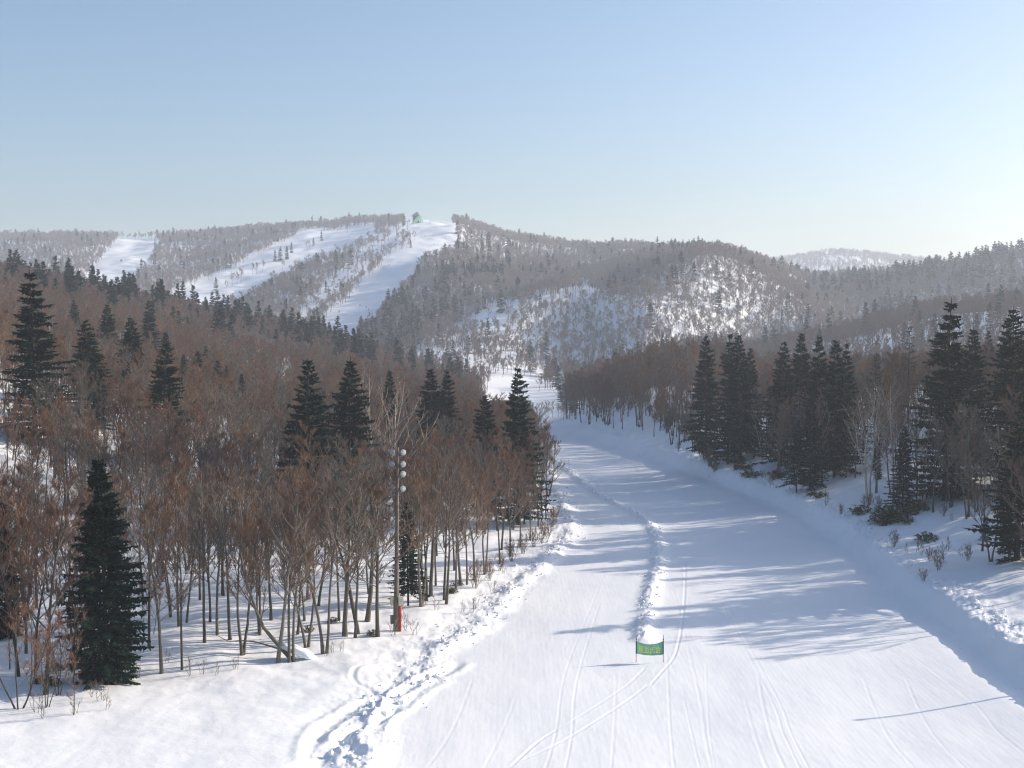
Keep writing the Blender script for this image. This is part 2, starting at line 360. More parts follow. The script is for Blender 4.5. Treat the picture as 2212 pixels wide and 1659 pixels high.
M_TEXT = flat('yellow_letters', (.95, .85, .12), .6, var=.15, scale=9)
for m_, f_ in ((M_NET, .34), (M_TEXT, .05)):
    nt_ = m_.node_tree; tr_ = nt_.nodes.new('ShaderNodeBsdfTranslucent'); mx_ = nt_.nodes.new('ShaderNodeMixShader'); mx_.inputs[0].default_value = f_
    src = nt_.nodes['Principled BSDF'].inputs['Base Color'].links[0].from_socket; nt_.links.new(src, tr_.inputs['Color'])
    nt_.links.new(nt_.nodes['Principled BSDF'].outputs[0], mx_.inputs[1]); nt_.links.new(tr_.outputs[0], mx_.inputs[2]); nt_.links.new(mx_.outputs[0], nt_.nodes['Material Output'].inputs['Surface'])
M_STEEL = flat('grey_steel', (.22, .25, .28), .5, .2)
M_GREEN = flat('pale_green_sheet', (.38, .72, .42), .6, var=.05)
M_WHITE = flat('white_sheet', (.75, .78, .76), .6)
M_WALL = flat('slate_wall', (.16, .2, .25), .7)
M_ROOF = flat('slate_roof', (.25, .28, .34), .7)

# ------------------------------------------------------------------ object helpers
def tag(o, label=None, cat=None, group=None, kind=None):
    if label: o['label'] = label
    if cat: o['category'] = cat
    if group: o['group'] = group
    if kind: o['kind'] = kind
    return o
def empty(name, loc, rz=0, s=(1, 1, 1)):
    o = bpy.data.objects.new(name, None); COL.objects.link(o); o.location = loc; o.rotation_euler = (0, 0, rz); o.scale = s
    o.empty_display_size = .3
    return o
def link(name, me, parent=None, loc=(0, 0, 0), rz=0):
    o = bpy.data.objects.new(name, me); COL.objects.link(o); o.parent = parent; o.location = loc; o.rotation_euler = (0, 0, rz)
    return o
class MB:
    def __init__(s): s.v = []; s.f = []; s.n = 0; s.va = []; s.fa = []
    def add(s, vs, fs):
        b = len(s.v); s.v.extend([tuple(p) for p in vs]); s.f.extend([tuple(i + b for i in f) for f in fs])
    def tube(s, pts, rad, n=5, cap=True):
        pts = [Vector(p) for p in pts]; vs = []; ring = []
        for i, p in enumerate(pts):
            d = (pts[min(i + 1, len(pts) - 1)] - pts[max(i - 1, 0)])
            if d.length < 1e-9: d = Vector((0, 0, 1))
            d.normalize(); a = d.orthogonal().normalized() if i == 0 else (a - d * a.dot(d)).normalized()
            b = d.cross(a)
            for k in range(n):
                t = 2 * PI * k / n; vs.append(p + (a * math.cos(t) + b * math.sin(t)) * rad[i])
        fs = [(i * n + k, i * n + (k + 1) % n, (i + 1) * n + (k + 1) % n, (i + 1) * n + k) for i in range(len(pts) - 1) for k in range(n)]
        if cap: fs += [tuple(range(n))[::-1], tuple((len(pts) - 1) * n + k for k in range(n))]
        s.add(vs, fs)
    def box(s, c, d, rz=0, bev=0):
        cx, cy, cz = c; x, y, z = d[0] / 2, d[1] / 2, d[2] / 2; co, si = math.cos(rz), math.sin(rz)
        vs = [(cx + (a * x) * co - (b * y) * si, cy + (a * x) * si + (b * y) * co, cz + e * z) for a, b, e in ((-1,-1,-1),(1,-1,-1),(1,1,-1),(-1,1,-1),(-1,-1,1),(1,-1,1),(1,1,1),(-1,1,1))]
        s.add(vs, [(3,2,1,0),(4,5,6,7),(0,1,5,4),(1,2,6,5),(2,3,7,6),(3,0,4,7)])
    def tri(s, a, b, c): s.add((a, b, c), ((0, 1, 2),))
    def mesh(s, name, mat, smooth=False):
        me = bpy.data.meshes.new(name); me.from_pydata(s.v, [], s.f); me.materials.append(mat)
        if smooth: me.polygons.foreach_set('use_smooth', [True] * len(me.polygons))
        me.update(); return me
def mesh_np(name, V, Fq, mat, smooth=True):
    me = bpy.data.meshes.new(name); me.vertices.add(len(V)); me.vertices.foreach_set('co', V.astype(np.float32).ravel())
    k = Fq.shape[1]; me.loops.add(Fq.size); me.loops.foreach_set('vertex_index', Fq.astype(np.int32).ravel())
    me.polygons.add(len(Fq)); me.polygons.foreach_set('loop_start', np.arange(0, Fq.size, k, dtype=np.int32)); me.polygons.foreach_set('loop_total', np.full(len(Fq), k, np.int32))
    me.polygons.foreach_set('use_smooth', np.full(len(Fq), smooth)); me.materials.append(mat); me.update(calc_edges=True); return me

# ------------------------------------------------------------------ ground meshes
def grid(us, ys):
    U, Y = np.meshgrid(us, ys); X = U * Y
    Z = height(X, Y)
    return np.stack([X, Y, Z], -1)
def faces(ny, nx):
    i = np.arange(ny - 1)[:, None] * nx + np.arange(nx - 1)[None, :]
    return np.stack([i, i + 1, i + nx + 1, i + nx], -1).reshape(-1, 4)
def sub(name, V, Fq, keep, mat, kind='structure', **kw):
    f = Fq[keep]
    if not len(f): return None
    idx, inv = np.unique(f.ravel(), return_inverse=True)
    o = link(name, mesh_np(name, V[idx], inv.reshape(f.shape), mat)); tag(o, kind=kind, **kw); return o
ys = [34.0]
while ys[-1] < 430:
    y = ys[-1]; ys.append(y + (1.6 if y < 76 else min(y * y / 36000, .8)))
us = np.concatenate([np.arange(-300, -60, 6.0), np.arange(-60, 1084, 1.15), np.arange(1084, 1325, 6.0)]); us = (us - CX) / F
G = grid(us, np.array(ys)); ny, nx = G.shape[:2]; V = G.reshape(-1, 3); Fq = faces(ny, nx)
C = V[Fq].mean(1)
sdl, sdr, _, _ = run_fields(C[:, 0], C[:, 1])
inside = (sdl > -.1) & (sdr < .1) & (C[:, 1] < 425) & (C[:, 1] > 36)
sub('ski_run', V, Fq, inside, M_RUN)
sub('snow_field', V, Fq, ~inside, M_SNOW)
yf = np.exp(np.linspace(math.log(ys[-1]), math.log(4600), 560))
G2 = grid(us[::2] if len(us) % 2 else np.append(us[::2], us[-1]), yf)
# stitch: the far grid starts on the last row of the near one
ny2, nx2 = G2.shape[:2]; V2 = G2.reshape(-1, 3); F2 = faces(ny2, nx2); C2 = V2[F2].mean(1)
p2, v2 = project(C2[:, 0], C2[:, 1], C2[:, 2])
sm = slope_mask(p2, v2) & (C2[:, 1] > 780) & (C2[:, 1] < 2010)
vm = np.zeros(len(C2), bool)
vm |= in_poly(p2, v2, VALLEY[0]) & (C2[:, 1] < 780)
sub('mountain_ski_slope', V2, F2, sm, M_FSNOW)
sub('valley_snow', V2, F2, vm, M_FSNOW)
sub('mountain', V2, F2, ~(sm | vm), M_FSNOW)

# horizon table used to leave out trees nobody could see
HU = np.arange(-300, 1325, 4.0); hu = (HU - CX) / F; HYs = np.exp(np.linspace(math.log(60), math.log(4500), 420))
HG = grid(hu, HYs)
_, HVv = project(HG[..., 0], HG[..., 1], HG[..., 2])
HMIN = np.minimum.accumulate(HVv, axis=0)
def horizon(X, Y):
    j = np.clip(((X / Y * F + CX) - HU[0]) / 4.0, 0, len(HU) - 1).astype(int)
    i = np.clip(np.searchsorted(HYs, Y * .97) - 1, 0, len(HYs) - 1)
    return HMIN[i, j]

# ------------------------------------------------------------------ tree meshes
def bend_path(p, d, L, n, r, up=.0, wob=.12):
    p = Vector(p); d = Vector(d).normalized(); out = [p.copy()]
    for i in range(n):
        d = (d + Vector((r.uniform(-wob, wob), r.uniform(-wob, wob), r.uniform(-wob, wob) + up))).normalized()
        p = p + d * (L / n); out.append(p.copy())
    return out
def at(path, t):
    f = t * (len(path) - 1); i = min(int(f), len(path) - 2); a = f - i
    return path[i].lerp(path[i + 1], a), (path[i + 1] - path[i]).normalized()
def bare_tree(seed, H=14., r0=.16, start=.4, stems=1, nb=13, nsub=6, ntw=14, tw=.022, tl=.9, lean=.03, blen=.30, splay=.9, tube_n=6, path=None):
    """a leafless broadleaf: wood (stem, limbs) and crown (twigs)"""
    r = random.Random(seed); W = MB(); T = MB()
    trunks = []
    if path: trunks.append((path, r0))
    else:
        d0 = Vector((r.uniform(-lean, lean), r.uniform(-lean, lean), 1))
        if stems == 1: trunks.append((bend_path((0, 0, -.4), d0, H * .96, 9, r, .03, .07), r0))
        else:
            for k in range(stems):
                a = 2 * PI * k / stems + r.uniform(-.5, .5); sp = r.uniform(.06, .2) if stems == 2 else r.uniform(.12, .34)
                trunks.append((bend_path((.12 * math.cos(a), .12 * math.sin(a), -.3), (math.cos(a) * sp, math.sin(a) * sp, 1), H * r.uniform(.75, 1), 8, r, .05, .09), r0 * r.uniform(.6, 1)))
    def twig(p, d, l):
        d = (d + Vector((r.uniform(-.7, .7), r.uniform(-.7, .7), r.uniform(-.2, 1.0)))).normalized()
        s = d.orthogonal().normalized(); s.rotate(__import__('mathutils').Quaternion(d, r.uniform(0, PI)))
        m = p + d * l * .5 + Vector((r.uniform(-.06, .06), r.uniform(-.06, .06), .04)) * l; e = p + d * l
        T.add((p - s * tw, p + s * tw, m + s * tw * .7, m - s * tw * .7, e), ((0, 1, 2, 3), (3, 2, 4)))
    for tr, rr in trunks:
        L = sum((b - a).length for a, b in zip(tr, tr[1:])); n = len(tr)
        n0 = len(W.f)
        W.tube(tr, [rr * (1.25 if i == 0 else 1) * (1 - .88 * i / (n - 1)) + .008 for i in range(n)], tube_n, cap=False)
        W.stem = getattr(W, 'stem', []) + [(n0, len(W.f))]
        for k in range(max(4, int(nb / (stems ** .5)))):
            t = start + (1 - start) * ((k + r.random()) / (nb / stems ** .5)) ; t = min(t, .97)
            p, d = at(tr, t); a = r.uniform(0, 2 * PI)
            o = Vector((math.cos(a), math.sin(a), 0)) * splay + d * r.uniform(.55, 1.3)
            bl = H * (blen * (1 - ((t - start) / (1.001 - start)) ** 1.4 * .72)) * r.uniform(.65, 1.2)
            bp = bend_path(p, o, bl, 5, r, .10, .13); br = max(rr * (1 - .85 * t) * .6, .014)
            W.tube(bp, [br * (1 - .85 * i / 5) + .004 for i in range(6)], 4 if tube_n > 4 else 3, cap=False)
            for q in range(nsub):
                t2 = .25 + .75 * (q + r.random()) / nsub; p2_, d2 = at(bp, min(t2, .99)); a = r.uniform(0, 2 * PI)
                o2 = Vector((math.cos(a), math.sin(a), r.uniform(-.1, .5))) * .8 + d2
                sl = bl * r.uniform(.25, .5) * (1.2 - .5 * t2)
                sp_ = bend_path(p2_, o2, sl, 3, r, .08, .15)
                W.tube(sp_, [br * .42 * (1 - .8 * i / 3) + .004 for i in range(4)], 3, cap=False)
                for w in range(ntw):
                    p3, d3 = at(sp_, r.random()); twig(p3, d3, tl * r.uniform(.5, 1.2))
            for w in range(ntw // 2):
                p3, d3 = at(bp, r.uniform(.4, 1)); twig(p3, d3, tl * r.uniform(.5, 1.2))
        for w in range(ntw * 2):
            p3, d3 = at(tr, r.uniform(.82, 1)); twig(p3, d3, tl * r.uniform(.5, 1.1))
    return W, T
def fir_tree(seed, H=20., R=3.1, whorls=34, start=.06, nb=7, spray=9, sw=.16, sl=.85, dens=1., droop=.5, col=False, irr=.28, tube_n=6, power=.85):
    """a conifer: wood (stem, limb spines) and crown (flat drooping sprays of needles)"""
    r = random.Random(seed); W = MB(); T = MB()
    tr = bend_path((0, 0, -.5), (0, 0, 1), H + .4, 8, r, .02, .012)
    W.tube(tr, [max(H * .0125 * (1 - i / 8.0), .012) + .01 for i in range(9)], tube_n, cap=False)
    az0 = r.random() * 6
    lob = [r.uniform(1 - irr, 1 + irr * .6) for _ in range(8)]
    for k in range(whorls):
        t = start + (1 - start) * (k + r.uniform(-.25, .25)) / whorls; t = min(max(t, start), .985)
        prof = R * ((1 - t) ** power) * (1 if not col else 1)
        if t < .16: prof *= .72 + t * 1.75
        if col: prof = R * min(1, ((1 - t) / .62)) ** .8 * (1 if t > .1 else .8)
        az0 += r.uniform(.3, 1.1); n = max(4, int(nb * (1 if t < .8 else .7)))
        t_w = t
        for j in range(n):
            if r.random() < .08: continue
            t = min(max(t_w + r.uniform(-.45, .45) / whorls, start), .985); base, _ = at(tr, t)
            a = az0 + 2 * PI * j / n + r.uniform(-.25, .25)
            L = prof * lob[int((a % (2 * PI)) / (2 * PI) * 8) % 8] * r.uniform(.55, 1.15) + .18
            rise = .75 - .95 * (1 - t) * droop * 1.6 + r.uniform(-.18, .18)
            d = Vector((math.cos(a), math.sin(a), rise * .7))
            sp = [base.copy()]; p = base.copy(); dd = d.normalized(); ns = 4
            for q in range(ns):
                p = p + dd * (L / ns); sp.append(p.copy()); dd = (dd + Vector((0, 0, -.10 + (.16 if q > 1 else 0)))).normalized()
            if tube_n > 4 and L > 1.2: W.tube(sp, [.035 * (1 - .8 * i / ns) for i in range(ns + 1)], 3, cap=False)
            side = Vector((-math.sin(a), math.cos(a), 0))
            m = max(3, int(spray * dens * (L / max(R, .1)) ** .6))
            for q in range(m):
                tt = .16 + .84 * (q + r.random()) / m; p, dq = at(sp, min(tt, .995))
                for sgn in (-1, 1):
                    ln = sl * (1.15 - .75 * tt) * r.uniform(.6, 1.25) * min(1, L / 1.6 + .25)
                    e = p + (side * sgn * r.uniform(.55, 1) + dq * r.uniform(.5, 1.0) + Vector((0, 0, r.uniform(-.5, .28)))).normalized() * ln
                    mid = p.lerp(e, .5); nrm = dq * sw * r.uniform(.7, 1.3) + Vector((0, 0, r.uniform(-.5, .5) * sw))
                    T.add((p, mid + nrm, e, mid - nrm), ((0, 1, 2, 3),))
                if r.random() < .9:
                    e = p + Vector((r.uniform(-.2, .2), r.uniform(-.2, .2), -r.uniform(.2, .55) * sl)); nn = dq * sw * .9
                    T.add((p - nn, p + nn, e), ((0, 1, 2),))
            e = sp[-1] + dq * sl * .5; nn = side * sw
            T.add((sp[-1] - nn - dq * .2, sp[-1] + nn - dq * .2, e), ((0, 1, 2),))
    # leader
    top = tr[-1]; T.add((top + Vector((-.07, 0, -.8)), top + Vector((.07, 0, -.8)), top + Vector((0, 0, .35))), ((0, 1, 2),))
    T.add((top + Vector((0, -.07, -.8)), top + Vector((0, .07, -.8)), top + Vector((0, 0, .35))), ((0, 1, 2),))
    return W, T
class Kind:
    """meshes of one variant, shared by all its copies"""
    def __init__(s, name, WT, mw, mt, H):
        s.name = name; s.H = H; s.w = WT[0].mesh(name + '_wood', mw, True); s.t = WT[1].mesh(name + '_crown', mt)
        st = getattr(WT[0], 'stem', None)
        if st and mw is M_BARK:
            s.w.materials.append(M_LIMB); mi = np.ones(len(s.w.polygons), np.int32)
            for a, b in st: mi[a:b] = 0
            s.w.polygons.foreach_set('material_index', mi)
def merged(kd):
    """one mesh with both materials, for masses of far trees"""
    bm = bmesh.new(); bm.from_mesh(kd.w); nf = len(bm.faces); bm.from_mesh(kd.t)
    bm.faces.ensure_lookup_table()
    k = len(kd.w.materials)
    for f in bm.faces[nf:]: f.material_index = k
    me = bpy.data.meshes.new(kd.name + '_tree'); bm.to_mesh(me); bm.free()
    [me.materials.append(q) for q in kd.w.materials]; me.materials.append(kd.t.materials[0]); return me

BARE = [Kind('bare', bare_tree(20 + i, 14, .13 + .02 * (i % 3), .30 + .05 * (i % 3), 1 if i not in (2, 5) else 2, 17, 8, (14, 9, 13, 14, 6, 12, 14)[i], .017, .62, .035, (.27, .34, .27, .30, .38, .28, .25)[i]), M_BARK, M_TWIG2 if i in (1, 4) else M_TWIG, 14) for i in range(7)]
SLIM = [Kind('slim', bare_tree(60 + i, 9, .055, .25, 1 if i else 3, 11, 4, 9, .015, .7, .12, .26), M_BARK, M_TWIG, 9) for i in range(3)]
BIRCH = [Kind('birch', bare_tree(80 + i, 16, .15, .25, 2 - i, 13, 5, 8, .014, .8, .12, .42, .75), M_BIRCH, M_PALETWIG, 16) for i in range(2)]
BUSH = [Kind('bush', bare_tree(90 + i, 3.2, .022, .12, 7, 18, 2, 5, .013, .45, .3, .34), M_BARK, M_TWIG, 3.2) for i in range(3)]
FBUSH = [Kind('far_bush', bare_tree(290 + i, 3.4, .05, .10, 7, 18, 3, 5, .03, .6, .3, .4, tube_n=4), M_BARK, M_TWIG2, 3.4) for i in range(3)]
SPRIG = [Kind('sprig', bare_tree(95 + i, 1.6, .012, .2, 2 + i, 7, 1, 3, .007, .3, .4, .4, tube_n=4), M_BARK, M_TWIG, 1.6) for i in range(2)]
FIR = [Kind('fir', fir_tree(100 + i, 20, 3.9 + .45 * (i % 3), 38 + 3 * (i % 3), .05 + .02 * i, 7, 15, .18, .95, power=.82, irr=.40, droop=.42 + .08 * (i % 3)), M_FIRBARK, M_FIR, 20) for i in range(6)]
FIRLITE = [Kind('grey_fir', fir_tree(120, 20, 3.9, 28, .18, 6, 8, .10, .9, irr=.4), M_FIRBARK, M_DRYFIR, 20)]
FIRDENSE = Kind('dense_fir', fir_tree(140, 18, 2.75, 50, .04, 9, 14, .16, .8, 1.1, .55, col=True, irr=.2), M_FIRBARK, M_FIR, 18)
FIRSMALL = [Kind('small_fir', fir_tree(150 + i, 6, 2.0, 13, .02, 7, 9, .13, .75, droop=.7), M_FIRBARK, M_FIR, 6) for i in range(2)]
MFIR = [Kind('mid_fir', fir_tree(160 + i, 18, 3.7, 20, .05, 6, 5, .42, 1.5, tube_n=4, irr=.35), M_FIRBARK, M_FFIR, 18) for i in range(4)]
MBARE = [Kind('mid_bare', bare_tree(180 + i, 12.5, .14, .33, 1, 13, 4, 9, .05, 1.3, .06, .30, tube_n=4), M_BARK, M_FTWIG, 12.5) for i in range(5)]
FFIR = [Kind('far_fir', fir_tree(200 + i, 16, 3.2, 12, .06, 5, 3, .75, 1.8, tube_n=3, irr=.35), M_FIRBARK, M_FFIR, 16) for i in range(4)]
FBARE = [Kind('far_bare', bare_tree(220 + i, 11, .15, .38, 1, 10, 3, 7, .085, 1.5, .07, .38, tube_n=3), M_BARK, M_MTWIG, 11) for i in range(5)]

def put_tree(name, kd, x, y, h, label, cat, group, rz=None, sx=1., z=None):
    s = h / kd.H; rz = random.uniform(0, 2 * PI) if rz is None else rz
    r = empty(name, (x, y, gz(x, y) if z is None else z), rz, (s * sx, s * sx, s))
    tag(r, label, cat, group)
    link('trunk', kd.w, r); link('crown', kd.t, r)
    return r

# ------------------------------------------------------------------ near conifers, each placed where it stands
NOFIR = []      # picture columns / depth already taken by a named fir
def fir_at(px, vtop, Y, kd=None, sx=1., label=None, group=None, name='fir_tree', cat='fir tree', rz=None):
    x = (px - CX) / F * Y * .9995; zb = gz(x, Y); zt = float(zat(px, vtop, Y)); h = max(zt - zb, 2)
    NOFIR.append((x, Y))
    return put_tree(name, kd or random.choice(FIR), x, Y, h, label or 'dark green fir standing tall among bare brown trees left of the ski run', cat, group or ('named firs' if label is None else None), sx=sx, rz=rz)
g_l = 'firs rising out of the brown forest on the left'; lb_l = 'dark fir rising out of the brown forest left of the ski run'
x0, y0 = ground_hit(107, 686); YF = y0
put_tree('fir_tree', FIRDENSE, x0, y0, float(zat(110, 456, y0)) - gz(x0, y0) , 'bushy blackish fir with a broad body standing in the left foreground, nearest of all', 'fir tree', None, sx=1.12)
NOFIR.append((x0, y0))
fir_at(2, 500, 118, FIRDENSE, .8, 'dark fir cut off by the left edge of the photo, beside pale saplings')
fir_at(33, 269, 200, FIR[0], 1.5, 'tallest fir at the far left, pointed top above the hillside')
fir_at(518, 366, 186, FIR[1], 1.0, 'layered tall fir standing alone at the left edge of the ski run')
fir_at(484, 393, 196, FIR[2], 1.25, 'broad fir with a flat blunt top just left of the tall fir by the run')
fir_at(307, 358, 172, FIR[3], 1.5, 'fir with long outstretched lower branches behind the middle of the left forest')
fir_at(347, 358, 185, FIR[4], 1.3, 'pointed fir right of the fir with outstretched branches, mid left forest')
fir_at(432, 368, 215, FIR[5], 1.2, 'left one of a touching pair of firs above the brown crowns left of the run')
fir_at(447, 369, 222, FIR[1], 1.0, 'right one of a touching pair of firs above the brown crowns left of the run')
for px, vt, Y, k, s in ((88, 319, 225, 1, 1.55), (96, 352, 215, 3, 1.2), (131, 316, 262, 2, 1.5), (138, 338, 255, 4, 1.5), (162, 343, 205, 5, 1.2), (167, 331, 285, 4, 1.2), (126, 355, 290, 0, 1.), (183, 354, 280, 1, 1.1), (108, 303, 300, 2, 1.2), (62, 330, 330, 5, 1.3), (75, 300, 360, 1, 1.3), (150, 300, 360, 3, 1.2), (205, 345, 330, 0, 1.3), 
                        (197, 350, 290, 2, 1.2), (216, 360, 285, 3, 1.3), (227, 366, 290, 1, 1.1), (240, 373, 250, 4, .9), (388, 369, 235, 4, 1.), (28, 380, 300, 2, 1), (272, 383, 320, 1, .9), (405, 392, 262, 0, .9), (330, 396, 260, 3, .9), (10, 330, 330, 3, 1.2)):
    fir_at(px, vt, Y, FIR[k], s, lb_l, g_l)
g_r = 'firs along the wooded bank right of the ski run'; lb_r = 'dark fir in the row on the wooded bank right of the ski run'
fir_at(707, 333, 248, FIR[2], .92, 'leftmost of the tall firs on the right bank, narrow and slightly apart')
fir_at(729, 331, 240, FIR[0], .98, 'left top of the dense fir clump at the right edge of the run')
fir_at(741, 333, 236, FIR[4], 1.05, 'middle and heaviest fir of the dense clump at the right side of the run')
fir_at(752, 347, 242, FIR[3], .95, lb_r, g_r)
fir_at(782, 341, 224, FIR[1], 1.1, 'left one of two small topped firs between the dense clump and the birch')
fir_at(800, 332, 232, FIR[5], 1.0, 'right one of two small topped firs between the dense clump and the birch')
fir_at(821, 335, 212, FIR[3], 1.0, 'left fir of the blunt topped group directly behind the birch')
fir_at(836, 337, 205, FIR[2], 1., lb_r, g_r)
fir_at(846, 341, 214, FIR[0], 0.86, 'right fir of the blunt topped group directly behind the birch')
fir_at(876, 351, 205, FIRLITE[0], 1.2, 'olive grey fir with thin see through branches right of the birch')
fir_at(909, 324, 236, FIRLITE[0], 1.1, 'pale grey fir standing back, left of the tallest fir on the right')
fir_at(948, 298, 178, FIR[0], 1.35, 'tallest fir on the right side, layered with wide tiers')
fir_at(971, 327, 190, FIR[4], 1.1, 'fir pressed against the right side of the tallest fir')
fir_at(1014, 306, 182, FIR[2], 1.3, 'tall fir near the right edge of the photo with a tiered pointed top')
fir_at(936, 335, 262, FIR[5], 1., lb_r, g_r); fir_at(990, 330, 255, FIR[3], 1.1, lb_r, g_r)
fir_at(1040, 320, 200, FIR[1], 1.3, lb_r, g_r); fir_at(1062, 345, 175, FIR[4], 1.2, lb_r, g_r)
for k, (x_, y_) in enumerate([(72, 150), (86, 158), (80, 170), (99, 166), (92, 184), (110, 175), (118, 192), (101, 148)]):
    put_tree('fir_tree', FIR[k % 6], x_, y_, random.uniform(17, 25), 'dark fir of the row just outside the right edge, shading the run', 'fir tree', 'firs shading the run from the right', sx=.95)
fir_at(1021, 400, 141, FIR[3], 1.55, 'low dark fir at the right edge with branches reaching down to the snow')
fir_at(905, 425, 178, FIR[1], 1.0, 'shorter dark fir with drooping skirt below the pale grey fir')
fir_at(798, 420, 200, FIR[5], .95, 'short fir with limbs hanging over the snowbank left of the birch')
fir_at(812, 392, 201, FIR[2], .9, lb_r, g_r); fir_at(880, 440, 196, FIR[0], .9, lb_r, g_r)
for px, v, h, k in ((738, 478, 4.2, 0), (812, 505, 3.2, 1), (1008, 583, 5.0, 1), (985, 560, 3.0, 0), (884, 538, 2.3, 1), (1034, 585, 4.0, 0)):
    x, y = ground_hit(px, v)
    put_tree('fir_tree', FIRSMALL[k], x, y, h, {738: 'round low fir clump at the foot of the dense firs by the run', 812: 'small dark fir skirt on the snowbank edge below a short fir', 1008: 'small bushy fir sitting in the snow under the right edge fir', 985: 'little dark fir half hidden behind the small bushy one at right', 884: 'tiny dark fir bush on the snow right of the birch trunks', 1034: 'low fir at the very right edge, cut off by the photo'}[px], 'fir tree', None)
x, y = ground_hit(407, 612)
put_tree('fir_tree', FIR[5], x, y + 1.5, 10.5, 'small drooping fir directly behind the floodlight pole', 'fir tree', None, sx=.9)

# ------------------------------------------------------------------ bare trees
TOPX = [-80, 0, 60, 100, 200, 300, 340, 400, 425, 500, 530, 548, 560]
TOPV = [455, 458, 456, 462, 462, 466, 452, 440, 425, 428, 442, 468, 490]
def top_env(px): return np.interp(px, TOPX, TOPV)
LEDGE = ([-120, 0, 60, 100, 153, 273, 324, 380, 444, 509, 546, 556, 560], [716, 700, 692, 684, 672, 667, 657, 638, 602, 556, 521, 487, 440])
REDGE = ([560, 575, 640, 694, 713, 750, 800, 840, 900, 960, 985, 1024, 1200], [424, 424, 436, 470, 482, 500, 512, 519, 524, 540, 566, 580, 600])
UP_LIM = 300
n_bare = 0; near_pts = []; gpos = []
def bare_at(x, y, h, label='slender leafless tree in the brown forest left of the ski run', group='bare trees in the forest left of the run', kd=None, sx=1., name='bare_tree'):
    global n_bare
    n_bare += 1; gpos.append((x, y))
    return put_tree(name, kd or random.choice(BARE), x, y, h, label, 'tree', group, sx=sx)
# the front row, trunk by trunk
front = c5([(140, 1540), (210, 1540), (236, 1535), (315, 1450), (420, 1490), (540, 1390), (600, 1400), (620, 1370), (670, 1290), (735, 1390), (995, 1215), (1020, 1170), (1050, 1140), (1140, 1190), (1080, 1080), (1230, 1080), (1265, 1075), (1370, 1010), (300, 1290), (505, 1290), (35, 1360), (1460, 955), (1520, 900), (1580, 860), (1640, 800), (1700, 740), (1130, 1170), (930, 1120), (1310, 1040)])
front += c4([(755, 1380), (850, 1365), (675, 1235), (715, 1200), (955, 1235), (1075, 1215), (870, 1145), (835, 1165), (1015, 1195), (1210, 1180), (520, 1410), (585, 1400), (340, 1430), (270, 1490), (210, 1485), (980, 1140), (1040, 1010), (1160, 960), (920, 860), (900, 860), (1210, 1020)])
FL = {9: 'thickest bare trunk in the front row, just left of the floodlight pole', 4: 'bare tree with a bent lower trunk right of the snow capped leaning trunk'}
for i, (px, v) in enumerate(front):
    if 381 < px < 420 and v > 622: continue
    x, y = ground_hit(px, v)
    vt = float(top_env(px)) + random.uniform(-6, 34)
    h = (v - vt) / F * y * random.uniform(.92, 1.0); h = min(max(h, 5), 17)
    if 55 < px < 155: h = min(h, 5.5 if px > 75 else 8)
    if i == 9: h = (v - 452) / F * y
    if 375 < px < 430 and v > 628: h *= .86
    thick = random.uniform(.8, 1.15) if i not in (9, 5, 7, 8) else 1.5
    bare_at(x, y, h, FL.get(i, 'leafless tree of the front row at the snow edge left of the ski run'), None if i in FL else 'front row of bare trees at the snow edge', BARE[(i * 3) % 7] if h > 8 else SLIM[i % 3], sx=thick)
# pale twiggy clumps at lower left
for px, v, h, k in ((19, 713, 9.5, 0), (10, 672, 7, 1), (47, 712, 6.5, 0), (60, 690, 5, 2), (74, 721, 4.6, 1), (30, 700, 8, 2), (86, 690, 4, 0)):
    x, y = ground_hit(px, v)
    bare_at(x, y, h, 'slim reddish sapling clump in the lower left corner of the snow', 'saplings in the lower left corner', SLIM[k], 1.2, 'sapling')
# pale forked trees behind the pole and the birches
for px, v, vt, k, lab in ((396, 520, 385, 0, 'pale branched bare tree rising above the forest behind the floodlight pole'), (370, 530, 400, 1, 'pale leafless tree with upswept limbs behind the left forest front')):
    x = (px - CX) / F * 190; put_tree('bare_tree', BIRCH[k], x, 190, (v - vt) / F * 190 + 3, lab, 'tree', None)
for px, v, vt, k, s, lab in ((869, 517, 388, 0, 1.15, 'sunlit pale birch with fanned limbs, the brightest on the right bank'), (893, 519, 392, 1, 1., 'tall slim pale birch directly right of the fanned one'), (762, 470, 408, 0, 1.1, 'small pale birch leaning left beside the dense fir clump'), (816, 498, 410, 1, .9, 'thin pale birch between the fir clump and the fanned birch'), (992, 500, 410, 0, .9, 'pale twiggy birch near the right edge behind the fir'), (925, 522, 420, 1, .8, 'thin pale stem standing between firs right of the birches')):
    x, y = ground_hit(px, v)
    put_tree('birch_tree', BIRCH[k], x, y, (v - vt) / F * y, lab, 'birch', None, sx=s)

def scatter(y0, y1, cell, jitter=1.0, ulo=-.47, uhi=.47):
    ysn = np.arange(y0, y1, cell); out = []
    for yy in ysn:
        xs = np.arange(ulo * yy, uhi * yy, cell)
        out.append(np.stack([xs + rng.uniform(-.5, .5, len(xs)) * cell * jitter, yy + rng.uniform(-.5, .5, len(xs)) * cell * jitter], 1))
    return np.concatenate(out)
P = scatter(96, 452, 3.5)
X, Y = P[:, 0], P[:, 1]; Z = height(X, Y); px, v = project(X, Y, Z)
sdl, sdr, _, _ = run_fields(X, Y)
left = (sdl < -2.5) & (v < np.interp(px, *LEDGE) - 2) & (px < 556) & (X / Y * F + CX < 556)
right = (sdr > 5) & (v < np.interp(px, *REDGE) - 2) & (px > 545)
mid = (Y > 405) & (((px > 480) & (px < 530)) | ((px > 566) & (px < 600)))
ok = left | (right & ~left) | (mid & (Y > 425))
ok &= ~((Y > 395) & (np.abs(px - 545) < 14) & (Y < 440))
thin = rng.random(len(X))
